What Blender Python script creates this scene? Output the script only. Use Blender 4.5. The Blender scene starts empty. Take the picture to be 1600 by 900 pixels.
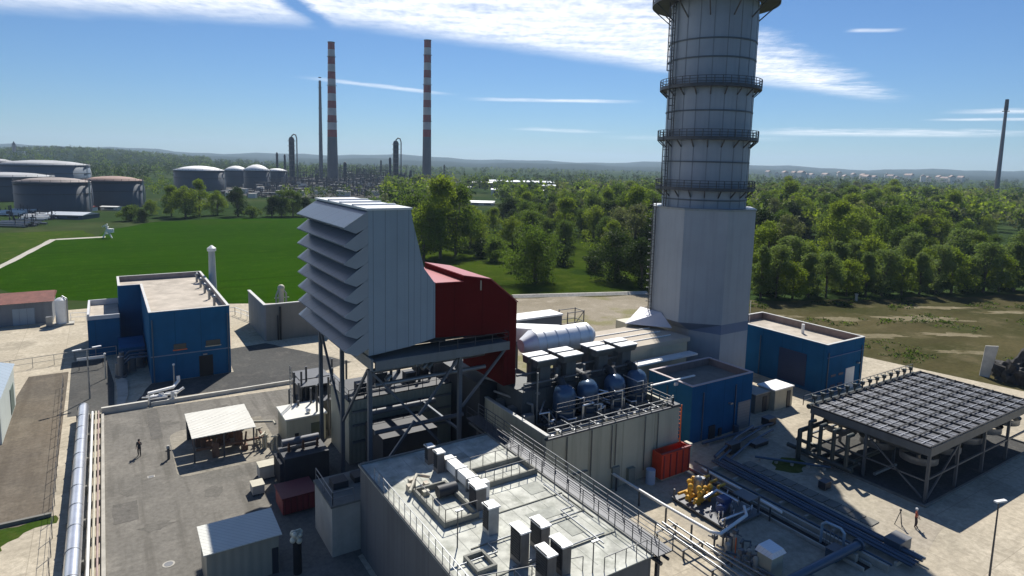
import bpy, bmesh, math, random
import numpy as np
from mathutils import Vector, Matrix
R = math.radians
SC = bpy.context.scene
COL = SC.collection
rnd = random.Random(7)

# ------------------------------------------------------------------ camera
# world axes follow the plant grid: X runs away to the right, Y away to the left, Z up (metres)
CAM_H, F, PY0 = 30.0, 997.0, 380.0
def _rz(v, a):
    return Vector((v[0]*math.cos(a)-v[1]*math.sin(a), v[0]*math.sin(a)+v[1]*math.cos(a), v[2]))
_p, _r, _a = R(7.2), R(1.36), R(-32.7)
_f0 = Vector((0, math.cos(_p), -math.sin(_p))); _u0 = Vector((0, math.sin(_p), math.cos(_p))); _r0 = Vector((1, 0, 0))
FWD = _rz(_f0, _a); RT = _rz(_r0*math.cos(_r)+_u0*math.sin(_r), _a); UP = _rz(_u0*math.cos(_r)-_r0*math.sin(_r), _a)
cam_d = bpy.data.cameras.new('camera'); cam = bpy.data.objects.new('camera', cam_d); COL.objects.link(cam)
m = Matrix((RT, UP, -FWD)).transposed().to_4x4(); m.translation = (0, 0, CAM_H)
cam.matrix_world = m
cam_d.sensor_width = 36; cam_d.sensor_fit = 'HORIZONTAL'; cam_d.lens = 36*F/1600; cam_d.shift_y = -70/1600
cam_d.clip_start = 0.5; cam_d.clip_end = 60000
SC.camera = cam

def G(x, y, z=0.0):
    """ground point (survey of the site) seen in the direction of the photo point x, y"""
    d = FWD*F + RT*(x-800) + UP*(PY0-y); t = (z-CAM_H)/d.z
    return Vector((d.x*t, d.y*t, z))
def depth(v): return (Vector(v)-Vector((0, 0, CAM_H))).dot(FWD)
def PX(v):
    d = Vector(v)-Vector((0, 0, CAM_H)); w = d.dot(FWD)
    return (800+F*d.dot(RT)/w, PY0-F*d.dot(UP)/w)
def HZ(x, y, py):
    lo, hi = -50., 400.
    for _ in range(50):
        q = (lo+hi)/2
        if PX((x, y, q))[1] > py: lo = q
        else: hi = q
    return lo
VR = Vector((RT.x, RT.y, 0)).normalized(); VF = Vector((FWD.x, FWD.y, 0)).normalized()
HEAD = math.atan2(VF.y, VF.x)

# ------------------------------------------------------------------ materials
MATS = {}
def nn(nt, t, x=None, **k):
    n = nt.nodes.new(t)
    for a, b in k.items(): setattr(n, a, b)
    return n
def mth(nt, op, a, b=None, c=None):
    n = nn(nt, 'ShaderNodeMath', operation=op)
    for i, v in enumerate((a, b, c)):
        if v is None: continue
        if isinstance(v, (int, float)): n.inputs[i].default_value = v
        else: nt.links.new(v, n.inputs[i])
    return n.outputs[0]
def mixc(nt, fac, a, b, blend='MIX'):
    n = nn(nt, 'ShaderNodeMix', data_type='RGBA', blend_type=blend)
    for s, v in ((0, fac), (6, a), (7, b)):
        if isinstance(v, (int, float)): n.inputs[s].default_value = v
        elif isinstance(v, tuple): n.inputs[s].default_value = v if len(v) == 4 else v+(1,)
        else: nt.links.new(v, n.inputs[s])
    return n.outputs[2]
def noise(nt, co, sc, det=4, rough=.6, scale3=None):
    if scale3:
        mp = nn(nt, 'ShaderNodeMapping'); mp.inputs['Scale'].default_value = scale3
        nt.links.new(co, mp.inputs['Vector']); co = mp.outputs[0]
    n = nn(nt, 'ShaderNodeTexNoise'); n.inputs['Scale'].default_value = sc; n.inputs['Detail'].default_value = det
    n.inputs['Roughness'].default_value = rough
    nt.links.new(co, n.inputs['Vector']); return n.outputs['Fac']
def ramp(nt, fac, lo, hi, a=0., b=1.):
    n = nn(nt, 'ShaderNodeMapRange'); n.inputs[1].default_value = lo; n.inputs[2].default_value = hi
    n.inputs[3].default_value = a; n.inputs[4].default_value = b
    nt.links.new(fac, n.inputs[0]); return n.outputs[0]
def lines(nt, coord, period, width):
    f = mth(nt, 'FRACT', mth(nt, 'DIVIDE', coord, period))
    return mth(nt, 'LESS_THAN', f, width/period)
def M(name, col, rough=.65, metal=0., var=.12, sc=.6, dirt=None, streak=0., seam=None, seamz=None, rib=None, bump=.0, spec=None, tone=.6):
    if name in MATS: return MATS[name]
    mt = bpy.data.materials.new(name); mt.use_nodes = True; nt = mt.node_tree
    bs = nt.nodes['Principled BSDF']; L = nt.links
    tc = nn(nt, 'ShaderNodeTexCoord'); co = tc.outputs['Object']
    sx = nn(nt, 'ShaderNodeSeparateXYZ'); L.new(co, sx.inputs[0])
    xy = mth(nt, 'ADD', sx.outputs[0], sx.outputs[1])
    c = tuple(col)+(1,)
    n1 = noise(nt, co, sc, 6)
    k = ramp(nt, n1, .3, .7, 1-var, 1+var)
    base = mixc(nt, 1., c, mixc(nt, 0., k, k), 'MULTIPLY')
    # k is a grey multiplier
    if dirt:
        n2 = noise(nt, co, sc*.35, 8, .7); f = ramp(nt, n2, .5, .68, 0, dirt[1])
        base = mixc(nt, f, base, tuple(dirt[0]))
    if streak:
        n3 = noise(nt, co, 1., 5, .6, (1.6, 1.6, .07)); f = ramp(nt, n3, .48, .72, 0, streak)
        base = mixc(nt, f, base, tuple(x*.45 for x in col))
    h = None
    if seam:
        s = lines(nt, xy, seam, max(.04, seam*.035)); base = mixc(nt, mth(nt, 'MULTIPLY', s, tone), base, tuple(x*.3 for x in col)); h = s
    if seamz:
        s2 = lines(nt, sx.outputs[2], seamz, .06); base = mixc(nt, mth(nt, 'MULTIPLY', s2, tone), base, tuple(x*.3 for x in col))
        h = s2 if h is None else mth(nt, 'MAXIMUM', h, s2)
    L.new(base, bs.inputs['Base Color'])
    bs.inputs['Roughness'].default_value = rough; bs.inputs['Metallic'].default_value = metal
    if spec is not None: bs.inputs['Specular IOR Level'].default_value = spec
    hh = None
    if rib: hh = mth(nt, 'MULTIPLY', mth(nt, 'SINE', mth(nt, 'MULTIPLY', xy, 2*math.pi/rib)), .5)
    if h is not None: hh = mth(nt, 'MULTIPLY', h, -1.) if hh is None else mth(nt, 'SUBTRACT', hh, h)
    if bump:
        nb = noise(nt, co, 3., 6); nb = mth(nt, 'MULTIPLY', nb, bump*10)
        hh = nb if hh is None else mth(nt, 'ADD', hh, nb)
    if hh is not None:
        b = nn(nt, 'ShaderNodeBump'); b.inputs['Strength'].default_value = .5; b.inputs['Distance'].default_value = .05
        L.new(hh, b.inputs['Height']); L.new(b.outputs[0], bs.inputs['Normal'])
    MATS[name] = mt; return mt
def MG(name, cols, scs=(.05, .4, 3.), rough=.9, joint=None, jcol=.6, bump=.3, streak=None, holes=None):
    """ground: three colours mixed by noise at several sizes, optional slab joints, tyre streaks and patches"""
    mt = bpy.data.materials.new(name); mt.use_nodes = True; nt = mt.node_tree; L = nt.links
    bs = nt.nodes['Principled BSDF']; bs.inputs['Roughness'].default_value = rough; bs.inputs['Specular IOR Level'].default_value = 0.
    tc = nn(nt, 'ShaderNodeTexCoord'); co = tc.outputs['Object']
    a, b, c = [tuple(x)+(1,) for x in cols]
    n1 = noise(nt, co, scs[0], 8, .62); n2 = noise(nt, co, scs[1], 8, .65); n3 = noise(nt, co, scs[2], 6, .7)
    base = mixc(nt, ramp(nt, n1, .38, .62), a, b)
    base = mixc(nt, ramp(nt, n2, .5, .7, 0, .9), base, c)
    if holes:
        n5 = noise(nt, co, holes[1], 5, .55); base = mixc(nt, ramp(nt, n5, .58, .64, 0, holes[2]), base, tuple(holes[0]))
    base = mixc(nt, 1., base, mixc(nt, 0., ramp(nt, n3, .25, .75, .72, 1.25), (1, 1, 1)), 'MULTIPLY')
    if streak:
        n4 = noise(nt, co, 1., 6, .6, streak[0]); base = mixc(nt, ramp(nt, n4, .5, .66, 0, streak[1]), base, tuple(x*.55 for x in cols[0]))
    if joint:
        sx = nn(nt, 'ShaderNodeSeparateXYZ'); L.new(co, sx.inputs[0])
        s = mth(nt, 'MAXIMUM', lines(nt, sx.outputs[0], joint, .07), lines(nt, sx.outputs[1], joint, .07))
        base = mixc(nt, mth(nt, 'MULTIPLY', s, jcol), base, tuple(x*.35 for x in cols[0]))
    L.new(base, bs.inputs['Base Color'])
    bm_ = nn(nt, 'ShaderNodeBump'); bm_.inputs['Strength'].default_value = bump; bm_.inputs['Distance'].default_value = .08
    L.new(mth(nt, 'ADD', n3, n2), bm_.inputs['Height']); L.new(bm_.outputs[0], bs.inputs['Normal'])
    MATS[name] = mt; return mt
def MLEAF(name, col, col2, trans=.35):
    mt = bpy.data.materials.new(name); mt.use_nodes = True; nt = mt.node_tree; L = nt.links
    bs = nt.nodes['Principled BSDF']; out = nt.nodes['Material Output']
    oi = nn(nt, 'ShaderNodeObjectInfo'); geo = nn(nt, 'ShaderNodeNewGeometry')
    tc = nn(nt, 'ShaderNodeTexCoord')
    n1 = noise(nt, tc.outputs['Object'], .45, 3)
    f = mth(nt, 'ADD', mth(nt, 'MULTIPLY', oi.outputs['Random'], .55), mth(nt, 'MULTIPLY', geo.outputs['Random Per Island'], .45))
    c = mixc(nt, f, tuple(col)+(1,), tuple(col2)+(1,))
    c = mixc(nt, 1., c, mixc(nt, 0., ramp(nt, n1, .3, .7, .7, 1.3), (1, 1, 1)), 'MULTIPLY')
    L.new(c, bs.inputs['Base Color']); bs.inputs['Roughness'].default_value = .6; bs.inputs['Specular IOR Level'].default_value = .08
    tr = nn(nt, 'ShaderNodeBsdfTranslucent')
    L.new(mixc(nt, 1., c, (1.08, 1.2, .6, 1), 'MULTIPLY'), tr.inputs[0])
    mx = nn(nt, 'ShaderNodeMixShader'); mx.inputs[0].default_value = trans
    L.new(bs.outputs[0], mx.inputs[1]); L.new(tr.outputs[0], mx.inputs[2]); L.new(mx.outputs[0], out.inputs[0])
    MATS[name] = mt; return mt

# plant
GREYCLAD = M('grey_cladding', (.25, .315, .375), .45, .0, .05, .3, seam=1.05, streak=.15, tone=.85)
GREYHOOD = M('grey_hood_sheet', (.075, .115, .175), .4, .0, .06, .3, seam=3.1, streak=.1)
GREYROOF = M('grey_roof_sheet', (.62, .64, .66), .4, .1, .06, .4)
STACKM = M('stack_cladding', (.31, .345, .385), .5, .0, .07, .25, streak=.22)
STACKCYL = M('stack_shell', (.28, .32, .375), .5, .15, .08, .25, streak=.2)
DARKSTEEL = M('dark_steel', (.07, .075, .085), .5, .3, .15, 1.)
GALV = M('galvanised_steel', (.27, .285, .30), .4, .6, .12, 1.5)
REDP = M('red_cladding', (.105, .009, .009),   .7, spec=.03, metal=0, var=.08, sc=.4, seam=2.9, tone=.35)
REDROOF = M('red_roof_sheet', (.33, .05, .06), .42, 0, .1, .5)
BLUEW = M('blue_wall', (.014, .10, .22), .85, 0, .12, .35, spec=.04, streak=.16, seam=3.1, tone=.3)
PARAPET = M('brown_parapet', (.22, .165, .15), .85, 0, .15, .7, streak=.3)
COPING = M('coping', (.5, .5, .48), .7, 0, .1, .8)
ROOFTAN = M('tan_roof', (.46, .41, .345), .9, 0, .2, .5, dirt=((.27, .24, .20), .75), spec=.1)
ROOFWHITE = M('pale_membrane', (.50, .505, .45), .8, 0, .3, .9, dirt=((.24, .25, .205), .85), bump=.06, spec=.15)
BEIGE = M('beige_wall', (.46, .44, .33), .75, 0, .08, .3, streak=.4, seam=4.1, tone=.35)
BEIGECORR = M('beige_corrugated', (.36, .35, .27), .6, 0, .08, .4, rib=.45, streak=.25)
CREAM = M('cream_paint', (.46, .43, .33), .6, 0, .08, .5, streak=.3)
CREAMROOF = M('cream_sheet_roof', (.62, .61, .55), .5, .0, .08, .4, dirt=((.4, .38, .32), .4))
WHITEP = M('white_paint', (.78, .78, .76), .45, 0, .07, .8, dirt=((.5, .48, .44), .3))
ALU = M('aluminium_jacket', (.72, .73, .76), .28, .85, .08, 1.2, dirt=((.4, .4, .42), .35))
ALUSOFT = M('aluminium_blanket', (.74, .76, .79), .5, .35, .08, 1.2, rib=None, bump=.03)
BLUESIL = M('blue_grey_enamel', (.06, .11, .19), .25, .2, .12, .7, streak=.2)
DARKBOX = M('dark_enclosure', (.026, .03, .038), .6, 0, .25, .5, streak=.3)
ORANGE = M('orange_paint', (.72, .14, .03), .5, 0, .15, .8, dirt=((.25, .06, .03), .5))
DKRED = M('faded_red_paint', (.22, .03, .035), .6, 0, .2, .9)
YELLOW = M('yellow_paint', (.62, .34, .03), .5, 0, .2, 1.1, dirt=((.22, .13, .05), .6))
PIPEBLUE = M('blue_pipe_paint', (.05, .09, .14), .4, .2, .12, .6)
PIPEGREEN = M('green_pipe_paint', (.05, .062, .058), .5, .1, .15, .6)
CONC = M('concrete', (.42, .40, .35), .9, 0, .15, .6, dirt=((.25, .24, .2), .6), streak=.2)
CONCDARK = M('weathered_concrete', (.18, .175, .155), .9, 0, .2, .5, dirt=((.14, .14, .12), .6), streak=.35)
BLACK = M('black_void', (.012, .013, .015), .8, 0, .2, 1)
FINS = M('cooler_fin_panel', (.115, .12, .135), .55, .3, .2, .5, seam=.33, tone=.75)
FRAMEG = M('cooler_frame', (.11, .12, .13), .5, .3, .12, .8, streak=.2)
REDTILE = M('red_tile_roof', (.17, .06, .045), .8, 0, .25, .8, rib=.5)
TANKG = M('tank_grey', (.055, .07, .09), .6, 0, .06, .08, streak=.15)
TANKROOF = M('tank_roof', (.26, .22, .20), .7, 0, .2, .06)
TANKWHITE = M('tank_white_roof', (.75, .75, .73), .6, 0, .08, .1)
REFDARK = M('refinery_steel', (.045, .05, .062), .6, .2, .25, .3)
REFGREY = M('refinery_grey', (.15, .155, .165), .6, .2, .2, .2)
CHIMC = M('chimney_concrete', (.10, .105, .125), .85, 0, .12, .06)
CHIMR = M('chimney_red_band', (.23, .012, .022), .7, 0, .15, .1)
CHIMW = M('chimney_white_band', (.44, .41, .42), .7, 0, .15, .1)
HOUSEW = M('house_render', (.62, .58, .52), .8, 0, .1, .5)
BARK = M('bark', (.09, .07, .05), .9, 0, .3, 2., bump=.03)
SKIN = M('skin', (.42, .25, .18), .6, 0, .05, 3)
CLOTHDK = M('dark_clothing', (.035, .036, .04), .9, 0, .2, 3)
CLOTHOR = M('orange_red_clothing', (.45, .10, .05), .9, 0, .2, 3)
HAIRM = M('dark_hair', (.02, .015, .012), .8, 0, .2, 4)
GLASSY = M('window_glass', (.03, .045, .05), .12, 0, .1, 1)
TARP = M('dark_scrap', (.03, .028, .027), .8, 0, .35, 1.2, bump=.05)

# ------------------------------------------------------------------ mesh helpers
EACH = set('repair_patch side_cabinet casing stiffener_ring downpipe vent_panel post roof_plant pipe support saddle leg wall_cabinet roof_hatch roof_vent valve bushing filter_vessel roof_mast pump marker_post vessel cabin pale_block roof_rib runner duct_support conservator side_pipe feed_pipe header_pipe small_pipe deck_pipe hanging_pipe bypass_pipe roof_conduit roof_post lamp_head band rod wind_girder roof_seam brace pump_set kerb wall box roof_pipework top_pipe cable_tray side_ledge top end_box radiator screen roof_duct window loose_scrap platform_beam cable_run'.split())
class MB:
    def __init__(s): s.v = []; s.f = []; s.sm = []; s.g = []; s.gid = 0; s.lock = 0
    def add(s, vs, fs, smooth=False):
        n = len(s.v); s.v += [tuple(p) for p in vs]
        if not s.lock: s.gid += 1
        for f in fs: s.f.append(tuple(i+n for i in f)); s.sm.append(smooth); s.g.append(s.gid)
        return s
    def piece(s, k=None):              # what is added until the next call belongs to one piece
        s.lock = 1; s.gid += 1; return s
    def free(s): s.lock = 0; return s
    def box(s, x0, y0, z0, x1, y1, z1):
        x0, x1 = sorted((x0, x1)); y0, y1 = sorted((y0, y1)); z0, z1 = sorted((z0, z1))
        return s.add([(x0,y0,z0),(x1,y0,z0),(x1,y1,z0),(x0,y1,z0),(x0,y0,z1),(x1,y0,z1),(x1,y1,z1),(x0,y1,z1)],
                     [(0,3,2,1),(4,5,6,7),(0,1,5,4),(1,2,6,5),(2,3,7,6),(3,0,4,7)])
    def rbox(s, c, hx, hy, z0, z1, ang):
        ca, sa = math.cos(ang), math.sin(ang)
        pts = [(c[0]+dx*ca-dy*sa, c[1]+dx*sa+dy*ca) for dx, dy in ((-hx,-hy),(hx,-hy),(hx,hy),(-hx,hy))]
        return s.prism(pts, z0, z1)
    def prism(s, pts, z0, z1, pts2=None):
        n = len(pts); q = pts2 or pts
        return s.add([(p[0],p[1],z0) for p in pts]+[(p[0],p[1],z1) for p in q],
                     [tuple(range(n-1,-1,-1)), tuple(range(n,2*n))]+[(i,(i+1)%n,n+(i+1)%n,n+i) for i in range(n)])
    def xz(s, pts, y0, y1):            # polygon in XZ extruded along Y (counter-clockwise seen from -Y)
        n = len(pts)
        return s.add([(p[0],y0,p[1]) for p in pts]+[(p[0],y1,p[1]) for p in pts],
                     [tuple(range(n)), tuple(range(2*n-1,n-1,-1))]+[(i,n+i,n+(i+1)%n,(i+1)%n) for i in range(n)])
    def yz(s, pts, x0, x1):
        n = len(pts)
        return s.add([(x0,p[0],p[1]) for p in pts]+[(x1,p[0],p[1]) for p in pts],
                     [tuple(range(n-1,-1,-1)), tuple(range(n,2*n))]+[(i,(i+1)%n,n+(i+1)%n,n+i) for i in range(n)])
    def tube(s, p0, p1, r0, r1=None, n=8, caps=True, smooth=True):
        r1 = r0 if r1 is None else r1
        p0, p1 = Vector(p0), Vector(p1); d = (p1-p0).normalized()
        a = d.orthogonal().normalized(); b = d.cross(a)
        vs = []; own = not s.lock
        if own: s.piece()
        for p, r in ((p0, r0), (p1, r1)):
            for i in range(n):
                t = 2*math.pi*i/n; vs.append(p+a*r*math.cos(t)+b*r*math.sin(t))
        s.add(vs, [(i,(i+1)%n,n+(i+1)%n,n+i) for i in range(n)], smooth)
        if caps: s.add(vs, [tuple(range(n-1,-1,-1)), tuple(range(n,2*n))])
        if own: s.free()
        return s
    def bar(s, p0, p1, w, h=None):     # square section bar
        h = h or w; p0, p1 = Vector(p0), Vector(p1); d = (p1-p0).normalized()
        a = d.cross(Vector((0,0,1)))
        a = Vector((1,0,0)) if a.length < 1e-3 else a.normalized()
        b = a.cross(d)
        vs = [p+a*x*w/2+b*y*h/2 for p in (p0, p1) for x, y in ((-1,-1),(1,-1),(1,1),(-1,1))]
        return s.add(vs, [(3,2,1,0),(4,5,6,7),(0,1,5,4),(1,2,6,5),(2,3,7,6),(3,0,4,7)])
    def path(s, pts, r, n=8):
        pts = [Vector(p) for p in pts]; own = not s.lock
        if own: s.piece()
        for i in range(len(pts)-1): s.tube(pts[i], pts[i+1], r, n=n)
        for p in pts[1:-1]: s.ball(p, r*1.04, 8, 5)
        if own: s.free()
        return s
    def ball(s, c, r, n=12, k=7, sz=1.):
        c = Vector(c); prof = [(math.sin(math.pi*j/k)*r, -math.cos(math.pi*j/k)*r*sz) for j in range(k+1)]
        return s.lathe(c, prof, n)
    def lathe(s, c, prof, n=16, smooth=True):
        c = Vector(c); k = len(prof); vs = []
        for r, z in prof:
            for i in range(n):
                t = 2*math.pi*i/n; vs.append((c.x+r*math.cos(t), c.y+r*math.sin(t), c.z+z))
        fs = [(j*n+i, j*n+(i+1)%n, (j+1)*n+(i+1)%n, (j+1)*n+i) for j in range(k-1) for i in range(n)]
        return s.add(vs, fs, smooth)
    def ring(s, c, r0, r1, z0, z1, n=40):
        return s.lathe(c, [(r0,z0),(r1,z0),(r1,z1),(r0,z1),(r0,z0)], n, False)
    def build(s, name, mat, parent=None, loc=None):
        if parent is not None and name in EACH and len(set(s.g)) > 1:      # each loose piece is a part of its own
            res = None
            for k in dict.fromkeys(s.g):
                q = MB(); used = {}
                for f, m_, g_ in zip(s.f, s.sm, s.g):
                    if g_ != k: continue
                    ff = []
                    for i in f:
                        if i not in used: used[i] = len(q.v); q.v.append(s.v[i])
                        ff.append(used[i])
                    q.f.append(tuple(ff)); q.sm.append(m_)
                q.g = [0]*len(q.f)
                r_ = q._build(name, mat, parent); res = res or r_
            return res
        return s._build(name, mat, parent, loc)
    def _build(s, name, mat, parent=None, loc=None):
        o0 = ORG(parent) if parent is not None else Vector(loc or (0, 0, 0))
        me = bpy.data.meshes.new(name)
        me.from_pydata([(v[0]-o0.x, v[1]-o0.y, v[2]-o0.z) for v in s.v], [], s.f)
        if any(s.sm): me.polygons.foreach_set('use_smooth', s.sm)
        me.materials.append(mat); me.update()
        o = bpy.data.objects.new(name, me); COL.objects.link(o)
        if parent is not None: o.parent = parent
        else: o.location = o0
        return o
def ORG(o):
    v = Vector((0, 0, 0))
    while o is not None: v = v+Vector(o.location); o = o.parent
    return v
def tag(o, label, cat, group=None):
    o['label'] = label; o['category'] = cat
    if group: o['group'] = group
    return o
def thing(name, label, cat, loc, group=None):
    o = bpy.data.objects.new(name, None); COL.objects.link(o); o.location = loc; o.empty_display_size = .3
    return tag(o, label, cat, group)
def one(mb, name, mat, loc, label, cat, group=None):
    return tag(mb.build(name, mat, None, loc), label, cat, group)
def struct(o, kind='structure'): o['kind'] = kind; return o
def dup(root, loc, label=None, rot=0., scale=None):
    def cp(o, par):
        c = o.copy(); COL.objects.link(c); c.parent = par
        for ch in [q for q in KIDS.get(o.name, [])]: cp(ch, c)
        return c
    KIDS = {}
    for q in root.children: KIDS.setdefault(root.name, []).append(q)
    for q in root.children:
        for w in q.children: KIDS.setdefault(q.name, []).append(w)
    c = cp(root, None); c.location = loc; c.rotation_euler = (0, 0, rot)
    if scale: c.scale = scale if isinstance(scale, tuple) else (scale,)*3
    if label: c['label'] = label
    return c
def rail(mb, pts, h=1.1, sp=1.5, r=.03, mids=1):
    pts = [Vector(p) for p in pts]; mb.piece()
    for a, b in zip(pts[:-1], pts[1:]):
        up = Vector((0, 0, h))
        mb.bar(a+up, b+up, r*2); 
        for k in range(mids): mb.bar(a+up*((k+1)/(mids+1)), b+up*((k+1)/(mids+1)), r*1.5)
        n = max(1, int((b-a).length/sp))
        for i in range(n+1):
            p = a.lerp(b, i/n); mb.bar(p, p+up, r*2)
    return mb.free()
def sheet(name, pts, z, mat, jit=0., seg=6., seed=1):
    r = random.Random(seed); out = []
    n = len(pts)
    for i in range(n):
        a, b = Vector(pts[i][:2]), Vector(pts[(i+1) % n][:2]); L = (b-a).length; k = max(1, int(L/seg)) if jit else 1
        nr = Vector((-(b-a).y, (b-a).x)).normalized() if L else Vector((0, 0))
        for j in range(k):
            p = a.lerp(b, j/k)
            if jit and j: p = p+nr*r.uniform(-jit, jit)
            out.append(p)
    bm = bmesh.new(); vs = [bm.verts.new((p.x, p.y, z)) for p in out]; f = bm.faces.new(vs)
    bm.normal_update()
    if f.normal.z < 0: f.normal_flip()
    bmesh.ops.triangulate(bm, faces=bm.faces[:])
    me = bpy.data.meshes.new(name); bm.to_mesh(me); bm.free(); me.materials.append(mat)
    o = bpy.data.objects.new(name, me); COL.objects.link(o); return struct(o)

def at0(px, D):
    return (VF*F+VR*(px-800))/F*D
# ------------------------------------------------------------------ ground and terrain
GROUND = MG('farmland', [(.036, .060, .020), (.024, .045, .016), (.08, .085, .04)], (.0022, .006, .05), holes=((.014, .028, .012), .0035, .9))
CROP = MG('green_crop', [(.021, .060, .0022), (.017, .050, .002), (.029, .068, .003)], (.02, .25, 2.), bump=.2, streak=((.02, .5, 1.), .5), holes=((.030, .055, .006), .018, .55))
VERGE = MG('rough_grass', [(.045, .078, .012), (.03, .06, .010), (.08, .09, .025)], (.04, .3, 2.))
MEADOW = MG('meadow_grass', [(.042, .068, .006), (.028, .048, .005), (.064, .082, .013)], (.035, .2, 1.5), holes=((.016, .034, .006), .05, .85))
DRY = MG('dry_field_ground', [(.092, .080, .040), (.045, .048, .019), (.135, .115, .066)], (.035, .14, 1.5), holes=((.045, .055, .018), .03, .85), streak=((.02, .12, 1), .5))
GRAVEL = MG('gravel_yard_ground', [(.30, .265, .205), (.24, .21, .155), (.36, .32, .255)], (.05, .3, 3.), holes=((.20, .19, .09), .06, .8))
YARD = MG('pale_concrete_yard', [(.47, .415, .32), (.40, .355, .275), (.52, .465, .365)], (.06, .25, 2.), joint=6., jcol=.35, holes=((.30, .27, .21), .10, .6), streak=((.05, .5, 1), .3))
ASPH = MG('worn_asphalt', [(.20, .188, .165), (.165, .157, .14), (.24, .226, .198)], (.06, .3, 2.5), holes=((.14, .135, .12), .09, .6), streak=((.9, .06, 1), .6))
ROADB = MG('brown_asphalt', [(.16, .135, .105), (.13, .115, .095), (.19, .165, .13)], (.07, .4, 2.5), streak=((.9, .06, 1), .4))
ASPHD = MG('dark_asphalt', [(.10, .10, .095), (.08, .08, .078), (.135, .13, .12)], (.1, .4, 3.))
TRACKM = MG('stone_track', [(.45, .43, .38), (.40, .38, .33), (.5, .48, .43)], (.1, .4, 2.))

mb = MB()
rings = [0, 60, 150, 300, 600, 1000, 1600, 2600, 4200, 7000, 9900]; N = 48
mb.v = [(0, 0, -.02)]
for r_ in rings[1:]:
    for i in range(N):
        t = 2*math.pi*i/N; mb.v.append((r_*math.cos(t), r_*math.sin(t), -.02))
mb.f = [(0, 1+i, 1+(i+1) % N) for i in range(N)]
for k in range(len(rings)-2):
    for i in range(N):
        a = 1+k*N; b = a+N; mb.f.append((a+i, b+i, b+(i+1) % N, a+(i+1) % N))
mb.sm = [False]*len(mb.f)
struct(mb.build('ground', GROUND))

crop = [G(-260, 452), G(-60, 462), G(130, 470), G(400, 472), G(600, 470), G(640, 420), G(640, 372), G(600, 343), G(470, 340), G(330, 342), G(240, 347), G(165, 362), G(150, 371), G(88, 373), G(0, 413), G(-140, 470)]
crop = [G(0, 416), G(0, 452), G(60, 466), G(130, 470), G(400, 474), G(620, 470), G(650, 420), G(640, 372), G(600, 343), G(470, 340), G(330, 342), G(240, 347), G(165, 360), G(150, 371), G(90, 373)]
crop[0] = G(-90, 456)
sheet('crop_field', crop, .004, CROP, .6, 8)
sheet('grass_field', [G(-60, 440), G(84, 373), G(150, 370), G(130, 360), G(-60, 366)], .008, VERGE, .8, 8)
sheet('farm_track', [G(-40, 434.5), G(78, 374), G(90, 373.5), G(-40, 441)], .014, TRACKM, .15, 6)
sheet('field_path', [G(88, 373.2), G(165, 369.2), G(165, 371), G(88, 375)], .018, TRACKM, .1, 6)
sheet('meadow', [G(640, 470), G(800, 467), G(1012, 458), G(1100, 455), G(1110, 410), G(1000, 372), G(800, 362), G(690, 362), G(630, 380)], .008, MEADOW, 1.5, 8)
sheet('dry_field', [(68, 72), (76, 118), (107, 108), (125, 90), (150, 79), (195, 64), (260, 40), (230, 5), (104, 12), (103, 60)], .012, DRY, 1.2, 6)
sheet('gravel_yard', [(44, 60), (50, 104), (76.5, 116.5), (106, 106.5), (99, 84), (92, 70), (70, 58)], .016, GRAVEL, .8, 4)
sheet('concrete_yard', [(-24, 5), (-24, 104), (-22, 146), (2, 146), (46, 128), (50, 102), (46, 70), (90, 66), (102, 60), (104.5, 46), (107, 33), (107, 4)], .020, YARD)
sheet('service_road', [(-1.3, 38), (-1.3, 84.5), (20.5, 83.0), (20.5, 46), (15, 44), (15, 25), (14, 10), (-1.3, 10)], .026, ASPH)
sheet('access_road', [(-10.2, 60.8), (-10.2, 96), (-9.6, 104), (-5.2, 104), (-4.9, 61.6)], .026, ROADB)
sheet('side_road', [(-4.7, 85.6), (-5.0, 108.5), (-.8, 108.5), (.0, 96), (-.1, 85.2)], .030, ASPHD)
sheet('grass_verge', [(-9.6, 61.2), (-4.6, 62.0), (-4.5, 60.6), (-6.6, 60.2), (-7.9, 58.8), (-8.0, 54), (-8.2, 46), (-9.6, 46)], .030, VERGE, .3, .6)
sheet('rear_apron', [(2.2, 87.4), (4.1, 93.4), (14.2, 93.4), (15, 105), (21, 106), (30, 90), (20, 85.4)], .030, ASPHD, .15, 2.)
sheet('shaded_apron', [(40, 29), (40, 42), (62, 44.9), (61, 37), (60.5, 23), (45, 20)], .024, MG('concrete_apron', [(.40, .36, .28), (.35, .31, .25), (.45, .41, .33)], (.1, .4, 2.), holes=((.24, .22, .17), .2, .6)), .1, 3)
sheet('oil_patch', [(55.5, 36.6), (57, 37.9), (58.6, 38.0), (59.9, 37), (59.7, 35.8), (57.6, 34.9), (56.3, 35.4)], .034, MG('mossy_ground', [(.10, .12, .03), (.07, .09, .025), (.14, .14, .05)], (.2, .6, 3.)), .25, .5)

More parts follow.
